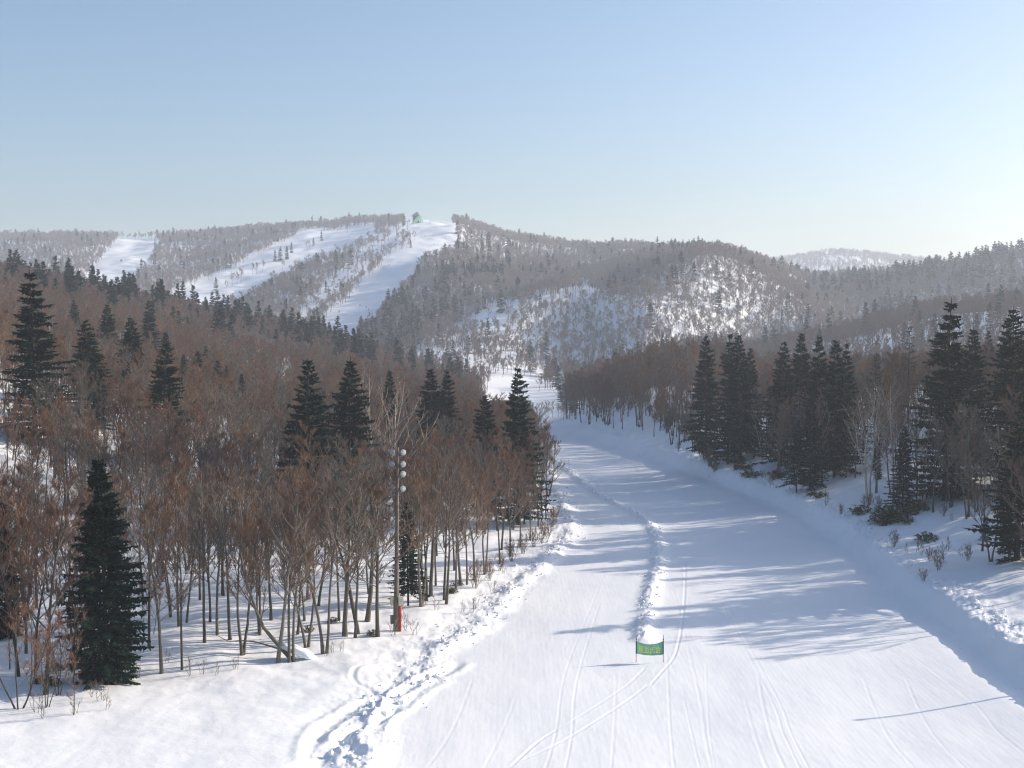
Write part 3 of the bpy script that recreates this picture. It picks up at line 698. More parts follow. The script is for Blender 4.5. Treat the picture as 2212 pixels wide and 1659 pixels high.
dn = np.where(Y < 165, .68, .97) * np.where(right, .85, 1) * (0.75 + .6 * fbm(X / 30, Y / 30, 2))
ok &= thin < dn
# open snow seen between the trunks low in the left forest
ok &= ~((px > 130) & (px < 330) & (v > 585) & (thin > .22))
hz = horizon(X, Y)
ok &= (v - 15 / Y * F < hz + 3)
ok &= ~((px > 62) & (px < 150) & (Y < YF + 4))
idx = np.where(ok)[0]; rng.shuffle(idx)
idx = idx[np.argsort(Y[idx] * np.where((px[idx] > -5) & (px[idx] < 1029), 1, 1.4), kind='stable')]
rest_bare = []; firs_extra = []
budget = UP_LIM - n_bare - 8
for k, i in enumerate(idx):
    x, y = float(X[i]), float(Y[i])
    if any(abs(a - x) < 1.2 and abs(b - y) < 1.2 for a, b in gpos[:80]): continue
    pxx = float(px[i]); isr = bool(right[i] and not left[i])
    h = random.uniform(11.5, 16)
    if not isr and y < 160:
        hm = (float(v[i]) - float(top_env(pxx))) / F * y; h = min(h, max(hm * random.uniform(.93, 1.02), 4.5))
    if not isr and y >= 170: h = random.uniform(9.5, 14) if pxx > 300 else random.uniform(8.5, 13)
    if abs(pxx - 397) < 34 and v[i] > 608: continue
    if abs(pxx - 397) < 14 and v[i] > 585: continue
    if isr: h = random.uniform(9, 14.5) if y < 250 or pxx < 720 else random.uniform(7.5, 11)
    if pxx > 480 and pxx < 566 and y > 300: h = min(h, 8, (float(v[i]) - 400) / F * y)
    if h < 2.5: continue
    if isr and 846 < pxx < 914 and v[i] > 500: continue
    if budget > 0:
        budget -= 1
        if isr: bare_at(x, y, h, 'leafless tree in the dark wood on the right bank', 'bare trees on the right bank', BARE[i % 7])
        else: bare_at(x, y, h, kd=(BARE[i % 7] if h > 8.5 else SLIM[i % 3]))
    else:
        rest_bare.append((x, y, float(Z[i]), h))

# ------------------------------------------------------------------ masses of trees, one object each, instanced on points
def mass(name, label, cat, kinds, pts, sxr=(.85, 1.2)):
    """pts: x, y, z, h"""
    pts = np.array(pts)
    col = bpy.data.collections.new(name + '_sources')
    for k, kd in enumerate(kinds):
        o = bpy.data.objects.new('%s_%02d' % (kd.name, k), merged(kd)); col.objects.link(o)
    me = bpy.data.meshes.new(name); n = len(pts)
    me.vertices.add(n); me.vertices.foreach_set('co', np.column_stack([pts[:, 0], pts[:, 1], pts[:, 2] - .1]).astype(np.float32).ravel())
    Hk = np.array([k.H for k in kinds]); vi = rng.integers(0, len(kinds), n)
    sz = pts[:, 3] / Hk[vi]; sxy = sz * rng.uniform(*sxr, n)
    me.attributes.new('vi', 'INT', 'POINT').data.foreach_set('value', vi.astype(np.int32))
    me.attributes.new('sc', 'FLOAT_VECTOR', 'POINT').data.foreach_set('vector', np.column_stack([sxy, sxy, sz]).astype(np.float32).ravel())
    me.attributes.new('rt', 'FLOAT_VECTOR', 'POINT').data.foreach_set('vector', np.column_stack([rng.uniform(-.04, .04, n), rng.uniform(-.04, .04, n), rng.uniform(0, 6.28, n)]).astype(np.float32).ravel())
    for m in kinds: pass
    o = link(name, me); tag(o, label, cat, kind='stuff')
    ng = bpy.data.node_groups.new(name + '_nodes', 'GeometryNodeTree')
    ng.interface.new_socket('Geometry', in_out='INPUT', socket_type='NodeSocketGeometry'); ng.interface.new_socket('Geometry', in_out='OUTPUT', socket_type='NodeSocketGeometry')
    N = ng.nodes; L = ng.links; gi = N.new('NodeGroupInput'); go = N.new('NodeGroupOutput')
    ci = N.new('GeometryNodeCollectionInfo'); ci.inputs['Collection'].default_value = col; ci.inputs['Separate Children'].default_value = True; ci.inputs['Reset Children'].default_value = True
    ip = N.new('GeometryNodeInstanceOnPoints'); ip.inputs['Pick Instance'].default_value = True
    def attr(nm, t):
        a = N.new('GeometryNodeInputNamedAttribute'); a.data_type = t; a.inputs['Name'].default_value = nm; return a.outputs['Attribute']
    L.new(gi.outputs[0], ip.inputs['Points']); L.new(ci.outputs[0], ip.inputs['Instance']); L.new(attr('vi', 'INT'), ip.inputs['Instance Index'])
    er = N.new('FunctionNodeEulerToRotation'); L.new(attr('rt', 'FLOAT_VECTOR'), er.inputs[0]); L.new(er.outputs[0], ip.inputs['Rotation'])
    L.new(attr('sc', 'FLOAT_VECTOR'), ip.inputs['Scale']); L.new(ip.outputs[0], go.inputs[0])
    md = o.modifiers.new('trees', 'NODES'); md.node_group = ng
    return o
mass('bare_forest', 'mass of leafless red brown trees filling the forest behind the front rows', 'forest', BARE, rest_bare)
print('near bare objects', n_bare, 'rest', len(rest_bare))

# mid hills 440..820
def cull(X, Y, Z, px, v, h, margin=4):
    return (v - h / Y * F < horizon(X, Y) + margin) & (px > -60) & (px < 1084)
P = scatter(448, 830, 5.6)
X, Y = P[:, 0], P[:, 1]; Z = height(X, Y); px, v = project(X, Y, Z)
ok = cull(X, Y, Z, px, v, 13)
for p in VALLEY: ok &= ~in_poly(px, v, p)
dr_, _, _ = seg_dist(X, Y, ROAD); ok &= dr_ > 5
rn = rng.random(len(X)); nf = fbm(X / 45, Y / 45, 3)
valley = (px > 400) & (px < 640) & (Y > 640)
ok &= rn < np.where(valley, .72, .95)
snowgap = (px > 180) & (px < 420) & (Y < 560) & (fbm(X / 25 + 4, Y / 25, 3) > .18)
ok &= ~(snowgap & (rn > .3))
firp = np.where(px < 480, .035 + .22 * (nf > .28) + .18 * ((Y > 520) & (Y < 640)), .02 + .1 * (nf > .3))
isf = rng.random(len(X)) < firp
mb = np.stack([X, Y, Z, rng.uniform(7.5, 12, len(X))], 1)
vc = (px > 478) & (px < 566) & (Y < 655); ok &= ~((px > 526) & (px < 564) & (Y < 560)); mb[:, 3] = np.where(vc, np.minimum(mb[:, 3], (v - 400) / F * Y), mb[:, 3]); ok &= mb[:, 3] > 2.6
mass('hillside_bare_woods', 'hazy brown leafless woods over the near hills and the valley', 'forest', MBARE, mb[ok & ~isf])
mf = np.stack([X, Y, Z, rng.uniform(10, 19, len(X))], 1)[ok & isf & ~vc]
pick = mf
# explicit ridge firs on the left hill
ex = [(2, 258), (8, 263), (22, 262), (50, 268), (72, 268), (59, 274), (105, 281), (137, 290), (152, 292), (162, 296), (173, 300), (186, 303), (191, 302), (231, 313), (256, 312), (280, 319), (268, 316), (303, 316), (312, 322), (331, 330), (342, 328), (356, 337), (366, 334), (375, 345), (386, 351), (403, 358), (226, 321), (120, 286)]
fx = [((a - CX) / F * Yv, Yv, None, b) for (a, b) in ex for Yv in (random.uniform(560, 615),)]
named_mid = []
for (x, Yv, _, vt) in fx:
    zb = gz(x, Yv); h = min(max(float(zat(512, vt, Yv)) - zb, 9), 20); named_mid.append((x, Yv, zb, h))
# valley firs
for a, b, Yv in ((453, 340, 720), (446, 348, 735), (547, 357, 760), (552, 358, 758), (569, 356, 765), (573, 358, 750), (473, 374, 640), (481, 379, 630), (563, 385, 610), (560, 388, 590)):
    x = (a - CX) / F * Yv; zb = gz(x, Yv); named_mid.append((x, Yv, zb, min(max(float(zat(512, b, Yv)) - zb, 8), 24)))
allmid = np.concatenate([pick, np.array(named_mid)])
# the nearest and largest stand as single trees, the rest as one wood
size = allmid[:, 3] / allmid[:, 1]; order = np.argsort(-size)
n_fir_left = 235
for k in order[:n_fir_left]:
    x, y, z, h = allmid[k]
    pxx = x / y * F + CX
    lab, grp = ('small dark fir scattered over the brown hill on the left', 'firs on the left hill') if pxx < 430 else (('fir standing on the valley floor below the mountain', 'firs in the valley') if pxx < 640 else ('hazy fir on the brown hill behind the right bank', 'firs on the right hill'))
    put_tree('fir_tree', MFIR[k % 4], float(x), float(y), float(h), lab, 'fir tree', grp, z=float(z))
rest_mid = allmid[order[n_fir_left:]]

# mountain 830..2060 and the last hill
P = scatter(830, 1250, 4.6); P = np.concatenate([P, scatter(1250, 2090, 6.3)])
X, Y = P[:, 0], P[:, 1]; Z = height(X, Y); px, v = project(X, Y, Z)
ok = cull(X, Y, Z, px, v, 12, 5)
ok &= ~slope_mask(px, v)
ok &= ~((px > 404) & (px < 428) & (v < 240) & (Y > 1250))
# margins of the pistes, as the trees on the near side would hide them
sm2 = slope_mask(px, v - 9 / Y * F * .55); ok &= ~sm2; ok &= ~(slope_mask(px, v - 9 / Y * F * .9) & (rng.random(len(X)) < .92))
rn = rng.random(len(X)); nf = fbm(X / 70, Y / 110, 3); nd = fbm(X / 40 + 3, Y / 60, 3)
dens = np.full(len(X), .86)
dens = np.where(in_poly(px, v, LIFT_CUT) | in_poly(px, v - 5 / Y * F, LIFT_CUT), .05, dens)
for b in BALD: dens = np.where(in_poly(px, v, b), .10, dens)
spur2 = in_poly(px, v, c3([(-120, 330), (60, 190), (250, 150), (450, 230), (650, 330), (850, 450), (1060, 600), (900, 700), (300, 760), (-150, 760), (-400, 600)])) & (Y < 1120)
dens = np.where(spur2, .96 - .25 * nd, dens)
spur1 = in_poly(px, v, c2([(1150, 700), (1180, 600), (1500, 500), (1700, 640), (2212, 660), (2400, 900), (1150, 900)])) & (Y < 960)
dens = np.where(spur1, .84 - .4 * nd, dens)
dens = np.where((px < 430) & (nd > .12) & (Y > 1000), .42, dens)
for p in VALLEY: dens = np.where(in_poly(px, v, p), 0, dens)
dens = np.where((px > 450) & (px < 640) & (v > 340) & (Y < 900), .62, dens)
ok &= rn < dens
central = in_poly(px, v, c2([(160, 740), (380, 560), (490, 470), (560, 320), (700, 290), (1000, 200), (1300, 240), (1150, 420), (1000, 560), (820, 700), (640, 850), (440, 960), (150, 900)]))
right_ridge = (px > 640) & (Y > 1150)
firp = .025 + .07 * (nf > .2) + np.where(central, .05 + .26 * (nf > .0) * (v > 262), 0) + np.where(right_ridge, .05 + .08 * (nf > 0), 0) + np.where((px > 840) & (Y > 1250), .16, 0)
isf = rng.random(len(X)) < firp
hb = rng.uniform(6, 11, len(X)); hf = rng.uniform(8, 17, len(X)) * np.where((px > 830), 1.25, 1)
A = np.stack([X, Y, Z, hb], 1)[ok & ~isf]; B = np.stack([X, Y, Z, hf], 1)[ok & isf]
P = scatter(2420, 3250, 12); X, Y = P[:, 0], P[:, 1]; Z = height(X, Y); px, v = project(X, Y, Z)
k3 = (px > 740) & (rng.random(len(X)) < .72 + .8 * fbm(X / 60, Y / 60, 2))
A = np.concatenate([A, np.stack([X, Y, Z, rng.uniform(11, 17, len(X))], 1)[k3]])
mass('mountain_bare_woods', 'pale brown leafless woods covering the mountain slopes', 'forest', FBARE, A, (1.0, 1.6))
# single trees on the open pistes and the skyline
def hitp(a, b): return ground_hit(a, b, height, 700)
ext = []
for a, b, h in [(*c1([p])[0], hh) for p, hh in (((1345, 555), 14), ((1648, 578), 13), ((1712, 360), 12), ((1742, 362), 16), ((1785, 350), 15), ((1813, 310), 12), ((880, 420), 13), ((910, 510), 13), ((2000, 235), 12), ((1950, 262), 9), ((1335, 270), 12), ((1490, 320), 13), ((655, 545), 14))]:
    x, y = hitp(a, b); ext.append((x, y, gz(x, y), h))
extb = []
for a, b, h in [(*c1([p])[0], hh) for p, hh in (((1410, 538), 8), ((1445, 515), 12), ((1475, 505), 11), ((1500, 495), 14), ((1570, 445), 11), ((1595, 440), 11), ((1635, 425), 11), ((1758, 420), 11), ((1910, 288), 9), ((1925, 280), 8), ((2160, 185), 8))]:
    x, y = hitp(a, b); extb.append((x, y, gz(x, y), h))
for a, b, h in [(*c2([p])[0], hh) for p, hh in (((1025, 815), 11), ((1108, 755), 12), ((1090, 700), 8))]:
    x, y = hitp(a, b); extb.append((x, y, gz(x, y), h))
for x, y, z, h in ext: put_tree('fir_tree', FFIR[int(h) % 4], x, y, h, 'lone fir standing on or beside a snowy piste on the mountain', 'fir tree', 'lone firs on the mountain pistes', z=z)
for x, y, z, h in extb: put_tree('bare_tree', FBARE[int(h) % 5], x, y, h, 'lone leafless tree on open snow high on the mountain', 'tree', 'lone bare trees on the mountain snow', z=z)
mass('mountain_fir_woods', 'hazy dark firs sprinkled through the woods of the mountain and hills', 'forest', FFIR, np.concatenate([B, rest_mid]), (.85, 1.25))
print('mass', len(A), len(B), len(allmid))

# ------------------------------------------------------------------ leaning tree with its cushion of snow
lp = [(1239, 2606), (1180, 2611), (1144, 2592), (1103, 2547), (1069, 2509), (1036, 2468), (1015, 2420), (990, 2350), (960, 2260), (945, 2160), (955, 2060), (940, 1960)]
xb, yb = ground_hit(1239 / 3.9375, 2606 / 3.9375)
t = empty('leaning_tree', (xb, yb, gz(xb, yb)))
tag(t, 'leaning trunk bent low over the snow with a cushion of snow on it', 'tree')
def ppt(q, dy=0, Y=None):
    Y = (Y or yb) + dy; a, y, z = ray(q[0] / 3.9375, q[1] / 3.9375); return Vector((a / y * Y - xb, Y - yb, z / y * Y - t.location.z))
path = [ppt(q, -.12 * i + (0 if i < 6 else .3 * (i - 5))) for i, q in enumerate(lp)]
path[0].z -= .2
WT = bare_tree(7, 11, .24, .48, 1, 13, 5, 9, .016, .8, blen=.36, path=path)
sb = [ppt(q, .5 + .2 * i) for i, q in enumerate([(1103, 2556), (1050, 2540), (1002, 2527), (950, 2522), (900, 2526), (850, 2500)])]
WT[0].tube(sb, [.09, .08, .065, .05, .035, .02], 5, cap=False)
link('trunk', WT[0].mesh('lean_wood', M_BARK, True), t); link('crown', WT[1].mesh('lean_crown', M_TWIG), t)
bm = bmesh.new(); bmesh.ops.create_icosphere(bm, subdivisions=4, radius=1)
pa = ppt((1140, 2558)); pb = ppt((1215, 2588)); ax = (pb - pa); ctr = (pa + pb) / 2 + Vector((0, -.1, .12))
for vv in bm.verts:
    c = vv.co; n_ = mnoise.noise(c * 2.1) * .22 + mnoise.noise(c * 6) * .06
    q = c * (1 + n_)
    if q.z < -.3: q.z = -.3 + (q.z + .3) * .3
    vv.co = ctr + ax * (q.x * .92) + Vector((0, q.y * .62 - .1, q.z * .52 + .05))
for f in bm.faces: f.smooth = True
me = bpy.data.meshes.new('snow_cushion'); bm.to_mesh(me); bm.free(); me.materials.append(M_SNOW)
tag(link('snow_clump', me, None, t.location), 'thick white cushion of snow lying on the leaning trunk', 'snow clump')

# ------------------------------------------------------------------ floodlight pole
xb, yb = ground_hit(396.4, 633.7); zb = gz(xb, yb); PH = float(zat(397, 447, yb)) - zb
t = empty('floodlight_pole', (xb, yb, zb - .05)); tag(t, 'tall weathered pole carrying seven round floodlights in front of the bare forest', 'floodlight pole')
m = MB(); m.tube([(0, 0, -.4), (0, 0, 2.9), (0, 0, 3.0), (.11, 0, PH * .6), (.19, 0, PH)], [.30, .27, .22, .17, .11], 14); link('pole', m.mesh('pole', M_POLE, True), t)
m = MB(); m.tube([(.30, -.04, -.3), (.31, -.04, .7), (.335, -.05, 1.5), (.31, -.05, 2.0), (.33, -.05, 2.35)], [.165, .15, .17, .15, .16], 12)
for z_ in (.45, 1.0, 1.6, 2.1): m.tube([(.315, -.045, z_ - .035), (.315, -.045, z_ + .035)], [.178, .178], 12)
tag(link('protective_mat', m.mesh('red_mat', M_RED, True), t), 'bright red foam mat strapped to the pole foot')
for cx_, cy_, cz_, d, mt, nm in ((.40, -.14, 2.82, (.42, .34, .74), M_BOX, 'junction_box'), (-.38, .06, 2.80, (.32, .32, .78), M_BOX, 'junction_box'), (-.40, -.02, 1.08, (.26, .24, .72), M_GBOX, 'meter_box')):
    m = MB(); m.box((cx_, cy_, cz_), d, .35); m.box((cx_, cy_, cz_ + d[2] / 2 + .03), (d[0] + .05, d[1] + .05, .05), .35)
    b = link(nm, m.mesh(nm, mt), t); bpy.context.view_layer.objects.active = b
    m = MB(); m.box((cx_ + .22 * d[0] * (1 if cx_ > 0 else -1), cy_ - d[1] * .52 + .02, cz_), (.03, .05, .12), .35); link('latch', m.mesh('latch', M_STEEL), b)
lens = c5([(830, 265), (888, 270), (832, 338), (890, 340), (885, 398), (828, 478), (888, 485)])
def lamp_mesh(dirv):
    d = Vector(dirv).normalized(); q = d.to_track_quat('Z', 'Y'); H_, G_, = MB(), MB(); n = 20
    prof = [(.02, -.36), (.09, -.34), (.13, -.25), (.21, -.09), (.27, .0), (.29, .02), (.29, .05)]
    vs = []; 
    for rr, zz in prof:
        for k in range(n): vs.append(q @ Vector((rr * math.cos(2 * PI * k / n), rr * math.sin(2 * PI * k / n), zz)))
    H_.add(vs, [(i * n + k, i * n + (k + 1) % n, (i + 1) * n + (k + 1) % n, (i + 1) * n + k) for i in range(len(prof) - 1) for k in range(n)])
    vs = []; pr = [(.28, .045), (.24, .065), (.14, .085), (.0, .092)]
    for rr, zz in pr:
        for k in range(n): vs.append(q @ Vector((rr * math.cos(2 * PI * k / n), rr * math.sin(2 * PI * k / n), zz)))
    G_.add(vs, [(i * n + k, i * n + (k + 1) % n, (i + 1) * n + (k + 1) % n, (i + 1) * n + k) for i in range(len(pr) - 1) for k in range(n)])
    return H_, G_
levels = []
for i, (a, b) in enumerate(lens):
    z_ = float(zat(a, b, yb)) - zb; ox = .19 * z_ / PH; dx = (a - 396.4) / F * yb - ox; dx = max(abs(dx), .5) * (1 if dx > 0 else -1)
    tilt = (-.55 if dx < 0 else .65, -1.0, .10 + .1 * (i % 3))
    hm, gm = lamp_mesh(tilt)
    arm = MB(); arm.tube([(-dx + .03, .12, -.42), (-dx * .4, .12, -.40), (0, .22, -.25), (0, .2, 0)], [.035] * 4, 6)
    arm.v = arm.v; hm.add(arm.v, arm.f)
    o = link('floodlight', hm.mesh('floodlight', M_LAMP, True), t, (dx + ox, -.06, z_))
    link('lens', gm.mesh('lens', M_GLASS, True), o)
m = MB(); m.tube([(.22, .1, 2.2), (.2, .12, PH * .55), (.16, .1, PH - 1.2)], [.035, .035, .03], 6); link('conduit', m.mesh('conduit', M_STEEL, True), t)

# ------------------------------------------------------------------ banner on the piste, seen from behind
xl, yl = ground_hit(2505 / 3.9375, 2608 / 3.9375); xr, yr = ground_hit(2618.5 / 3.9375, 2605 / 3.9375)
yr = yl + .1; xr = (2618.5 / 3.9375 - CX) / F * yr
zl = gz(xl, yl); zr = gz(xr, yr)
t = empty('slope_banner', (xl, yl, zl)); tag(t, 'green mesh banner with yellow characters, seen from behind, strung between two red poles', 'banner')
W_ = math.hypot(xr - xl, yr - yl); zs = zr - zl
Hb = (2608 - 2499) / 3.9375 / F * yl
for k, (bx, by, bz) in enumerate(((0, 0, 0), (xr - xl, yr - yl, zs))):
    m = MB(); m.tube([(bx, by, bz - .3), (bx, by, bz + Hb)], [.028, .026], 8); po = link('pole', m.mesh('banner_pole', M_PINK, True), t)
    m = MB(); m.tube([(bx, by, bz + Hb * .815), (bx, by, bz + Hb * .87)], [.05, .05], 8); link('pole_clip', m.mesh('clip', M_DARK, True), po)
    m = MB(); m.tube([(bx, by, bz + Hb * .31), (bx, by, bz + Hb * .785)], [.05, .05], 8); link('sleeve', m.mesh('sleeve', M_NETHEM, True), po)
nX, nZ = 28, 12
def cloth(u, w):   # u 0..1 across, w 0..1 up
    sag = 4 * u * (1 - u)
    top = .775 - .115 * sag; bot = .335 - .045 * sag - .035 * u
    z_ = Hb * (bot + (top - bot) * w) + zs * u
    return Vector(((xr - xl) * u, (yr - yl) * u - .10 * sag * (1 - w * .4) + .02 * math.sin(u * 19 + w * 3), z_))
m = MB(); m.add([cloth(i / nX, j / nZ) for j in range(nZ + 1) for i in range(nX + 1)], [(j * (nX + 1) + i, j * (nX + 1) + i + 1, (j + 1) * (nX + 1) + i + 1, (j + 1) * (nX + 1) + i) for j in range(nZ) for i in range(nX)])
ban = link('banner_cloth', m.mesh('banner_cloth', M_NET, True), t)
for w in (.0, 1.0):
    m = MB(); m.tube([cloth(i / nX, w) + Vector((0, -.01, 0)) for i in range(nX + 1)], [.016] * (nX + 1), 5); link('hem', m.mesh('hem', M_NETHEM, True), ban)
cu = bpy.data.curves.new('merge_caution', 'FONT'); cu.body = '\u5408\u6d41\u6ce8\u610f'; cu.align_x = 'CENTER'; cu.align_y = 'CENTER'; cu.size = 1.0; cu.resolution_u = 3
tmp = bpy.data.objects.new('tmp_text', cu); COL.objects.link(tmp); bpy.context.view_layer.update()
me = bpy.data.meshes.new_from_object(tmp.evaluated_get(bpy.context.evaluated_depsgraph_get()))
bpy.data.objects.remove(tmp)
if len(me.vertices):
    co = np.empty(len(me.vertices) * 3, np.float32); me.vertices.foreach_get('co', co); co = co.reshape(-1, 3)
    lo, hi = co[:, :2].min(0), co[:, :2].max(0); q = (co[:, :2] - lo) / (hi - lo)
    for i, (a, b) in enumerate(q):
        p = cloth(.90 - .82 * a, .17 + .62 * b); me.vertices[i].co = p + Vector((0, -.022, 0))
    me.materials.clear(); me.materials.append(M_TEXT); me.update()
    link('lettering', me, ban)
xm, ym = ground_hit(2524 / 3.9375, 2487 / 3.9375); zm = gz(xm, ym)
t = empty('marker_pole', (xm, ym, zm)); tag(t, 'single thin pinkish stake with a dark tip standing in the snow ridge behind the banner', 'marker pole')
hh = (2487 - 2432) / 3.9375 / F * ym
m = MB(); m.tube([(0, 0, -.3), (0, 0, hh * .9)], [.026, .022], 8); link('pole', m.mesh('stake', flat('stake_pink', (.42, .2, .17), .5), True), t)
m = MB(); m.tube([(0, 0, hh * .88), (0, 0, hh)], [.04, .036], 8); link('tip', m.mesh('stake_tip', M_DARK, True), t)
xm, ym = ground_hit(357 / 2.1602 * 1 + 380, 470)
for a, b in ((2240, 1829),):
    xm, ym = ground_hit(a / 3.9375, b / 3.9375 + 2); t = empty('marker_pole', (xm, ym, gz(xm, ym))); tag(t, 'tiny far stake beside the upper end of the snow ridge', 'marker pole')
    m = MB(); m.tube([(0, 0, -.2), (0, 0, 1.7)], [.03, .025], 6); link('pole', m.mesh('far_stake', M_DARK, True), t)

# ------------------------------------------------------------------ pole just out of the frame on the right, whose shadow crosses the corner
xs_, ys_ = ground_hit(955, 706)
Lh = 8.0; dd = Lh / math.tan(SUN_EL)
xp, yp = xs_ + dd * math.cos(SUN_AZ), ys_ + dd * math.sin(SUN_AZ)
t = empty('offframe_pole', (xp, yp, gz(xp, yp))); tag(t, 'steel pole just outside the right edge, casting the thin shadow in the lower corner', 'pole')  # plain unseen pole, placed from its shadow
m = MB(); m.tube([(0, 0, -.5), (0, 0, Lh + xs_ * 0)], [.16, .12], 10); link('pole', m.mesh('steel_pole', M_STEEL, True), t)
m = MB(); m.tube([(0, 0, Lh - .25), (0, 0, Lh)], [.2, .2], 10); link('cap', m.mesh('pole_cap', M_DARK, True), t)

# ------------------------------------------------------------------ bushes and sprigs poking out of the snow
def shrub(px, v, h, kd, lab, grp, name='bush', cat='bush'):
    x, y = ground_hit(px, v); put_tree(name, kd, x, y, h, lab, cat, grp)
gl = 'thin twigs poking out of the snow at the left forest edge'
for i, (px, v) in enumerate(c4([(890, 1395), (945, 1390), (1010, 1395), (1100, 1370), (500, 1560), (470, 1520), (200, 1600), (180, 1570), (780, 1330), (350, 1580), (430, 1500), (640, 1400), (560, 1440)]) + c5([(430, 1505), (470, 1490), (520, 1480), (900, 1350), (950, 1370), (1240, 1230), (1320, 1210), (1300, 1240), (1080, 1240), (880, 1250), (830, 1380), (1170, 1130), (1420, 1120), (1480, 1000), (1000, 1210)])):
    shrub(px, v, random.uniform(1.1, 2.2), SPRIG[i % 2], 'thin bare twig sticking out of the snow beside the left forest edge', gl, 'sprig', 'twig')
for i, (px, v) in enumerate([(548, 540), (541, 545), (534, 550), (523, 556), (512, 563), (552, 530), (555, 520), (500, 572), (489, 582), (475, 590)]):
    shrub(px, v, random.uniform(2.2, 3.6), BUSH[i % 3], 'reddish twiggy bush leaning over the snow at the tip of the left forest', 'bushes at the tip of the left forest')
c6 = lambda pts: [((2600 + x / 1.5447) / 3.9375, (1500 + y / 1.5447) / 3.9375) for x, y in pts]
for i, (px, v) in enumerate(c6([(1590, 1150), (1640, 1180), (1710, 1190), (1690, 1230), (1830, 1170), (1870, 1190), (1740, 1130), (1420, 1080), (1500, 1130), (1600, 1300), (1010, 820), (1100, 870), (1190, 870), (1320, 870), (680, 700), (620, 640), (550, 630), (110, 470), (1770, 960), (1720, 930), (1560, 1120), (1250, 860)])):
    shrub(px, v, random.uniform(1.3, 2.8), BUSH[i % 3] if i % 2 else SPRIG[i % 2], 'bare twiggy bush poking out of the snow on the right bank', 'bare bushes on the right bank')
for i, (px, v) in enumerate(c6([(60, 330), (120, 380), (150, 400), (240, 430), (40, 370), (250, 500), (300, 560), (-60, 260), (-30, 300), (0, 280), (-120, 230), (-180, 230), (-260, 235), (-340, 225), (-400, 235), (-300, 200), (-220, 190), (-150, 190), (-80, 210), (-20, 240), (30, 270), (80, 300), (140, 340), (180, 370), (20, 290), (90, 320), (200, 400), (270, 540), (330, 580)])):
    shrub(px, v, random.uniform(2.4, 4.6), FBUSH[i % 3], 'dark bush on the snow bank beside the far bend of the run', 'dark bushes along the upper right bank')
def bamboo(seed, n=60, R=1.0, H=1.2):
    r = random.Random(seed); m = MB(); w = MB()
    for k in range(n):
        a = r.uniform(0, 2 * PI); d = r.random() ** .6 * R; hx = r.uniform(.25, 1) * H * (1 - .4 * d / R)
        top = Vector((d * math.cos(a), d * math.sin(a), hx)); w.tube([(d * .5 * math.cos(a), d * .5 * math.sin(a), -.2), top], [.012, .006], 3, cap=False)
        for j in range(6):
            b = r.uniform(0, 2 * PI); e = top + Vector((math.cos(b) * .3, math.sin(b) * .3, -r.uniform(.05, .3))); s = Vector((-math.sin(b), math.cos(b), 0)) * .055; mid = top.lerp(e, .5)
            m.add((top, mid + s, e, mid - s), ((0, 1, 2, 3),))
    return w, m
BAM = [Kind('bamboo', bamboo(i), M_BARK, M_LEAF, 1.2) for i in range(2)]
for i, (px, v) in enumerate(c6([(1400, 930), (1440, 910), (1470, 945), (1520, 900), (1370, 890), (1560, 880), (1350, 940), (510, 590), (545, 630), (970, 760), (1620, 1060), (700, 650), (730, 630), (1215, 870)])):
    x, y = ground_hit(px, v)
    put_tree('dwarf_bamboo', BAM[i % 2], x, y, random.uniform(1.0, 1.9), 'low dark leafy dwarf bamboo clump half buried in the right bank', 'plant', 'dwarf bamboo on the right bank', sx=1.2)
for i, (px, v, s) in enumerate([(*p, .5) for p in c5([(325, 1350), (705, 1385), (1212, 1080), (1160, 1135), (1180, 1130), (470, 1300)])] + [(*p, .6) for p in c4([(245, 1440), (200, 1430), (255, 1370), (440, 1400), (500, 1400)])]):
    x, y = ground_hit(px, v)
    put_tree('dwarf_bamboo', BAM[i % 2], x, y, s * 1.4, 'little yellow green leaf tuft in the snow under the left trees', 'plant', 'leaf tufts under the left trees')

# ------------------------------------------------------------------ summit lift house
Yb = 1585.; xb = (417 - CX) / F * Yb; zb = gz(xb, Yb)
t = empty('lift_station', (xb, Yb, zb)); tag(t, 'slate grey summit lift house with a pale green sloping stair on the mountain top', 'building')
u = Yb / F
m = MB(); hw = 4.6 * u * .72; top = 11.5 * u
zt = float(zat(417, 215.2, Yb)) - zb
m.box((-.6, 3, zt / 2 - 2), (hw * 2, 9, zt + 4)); wall = link('wall', m.mesh('tower_wall', M_WALL), t)
m = MB(); A_ = [(-.6 - hw - .6, -1.8, zt), (-.6 + hw + .6, -1.8, zt), (-.6 + hw + .6, 7.8, zt), (-.6 - hw - .6, 7.8, zt), (.8, -1.8, zt + 4.2), (.8, 7.8, zt + 4.2)]
m.add(A_, [(0, 1, 4), (2, 3, 5), (1, 2, 5, 4), (3, 0, 4, 5), (0, 3, 2, 1)]); link('roof', m.mesh('tower_roof', M_ROOF), t)
for z_ in (zt * .35, zt * .6, zt * .82):
    m = MB(); m.box((-1.2, -1.56, z_), (4.2, .1, 1.3)); link('window', m.mesh('tower_window', M_DARK), t)
m = MB(); m.box((-.6 - hw * .95, -3.0, zt * .9), (3.0, 3.0, .5)); link('balcony', m.mesh('balcony', M_ROOF), t)
def slab(m, a, b, w, d):
    a = Vector(a); b = Vector(b); dr = (b - a).normalized(); n_ = Vector((-dr.z, 0, dr.x)) * w / 2; y = Vector((0, d / 2, 0))
    m.add([a - n_ - y, b - n_ - y, b + n_ - y, a + n_ - y, a - n_ + y, b - n_ + y, b + n_ + y, a + n_ + y], [(0, 1, 2, 3), (7, 6, 5, 4), (0, 4, 5, 1), (3, 2, 6, 7), (0, 3, 7, 4), (1, 5, 6, 2)])
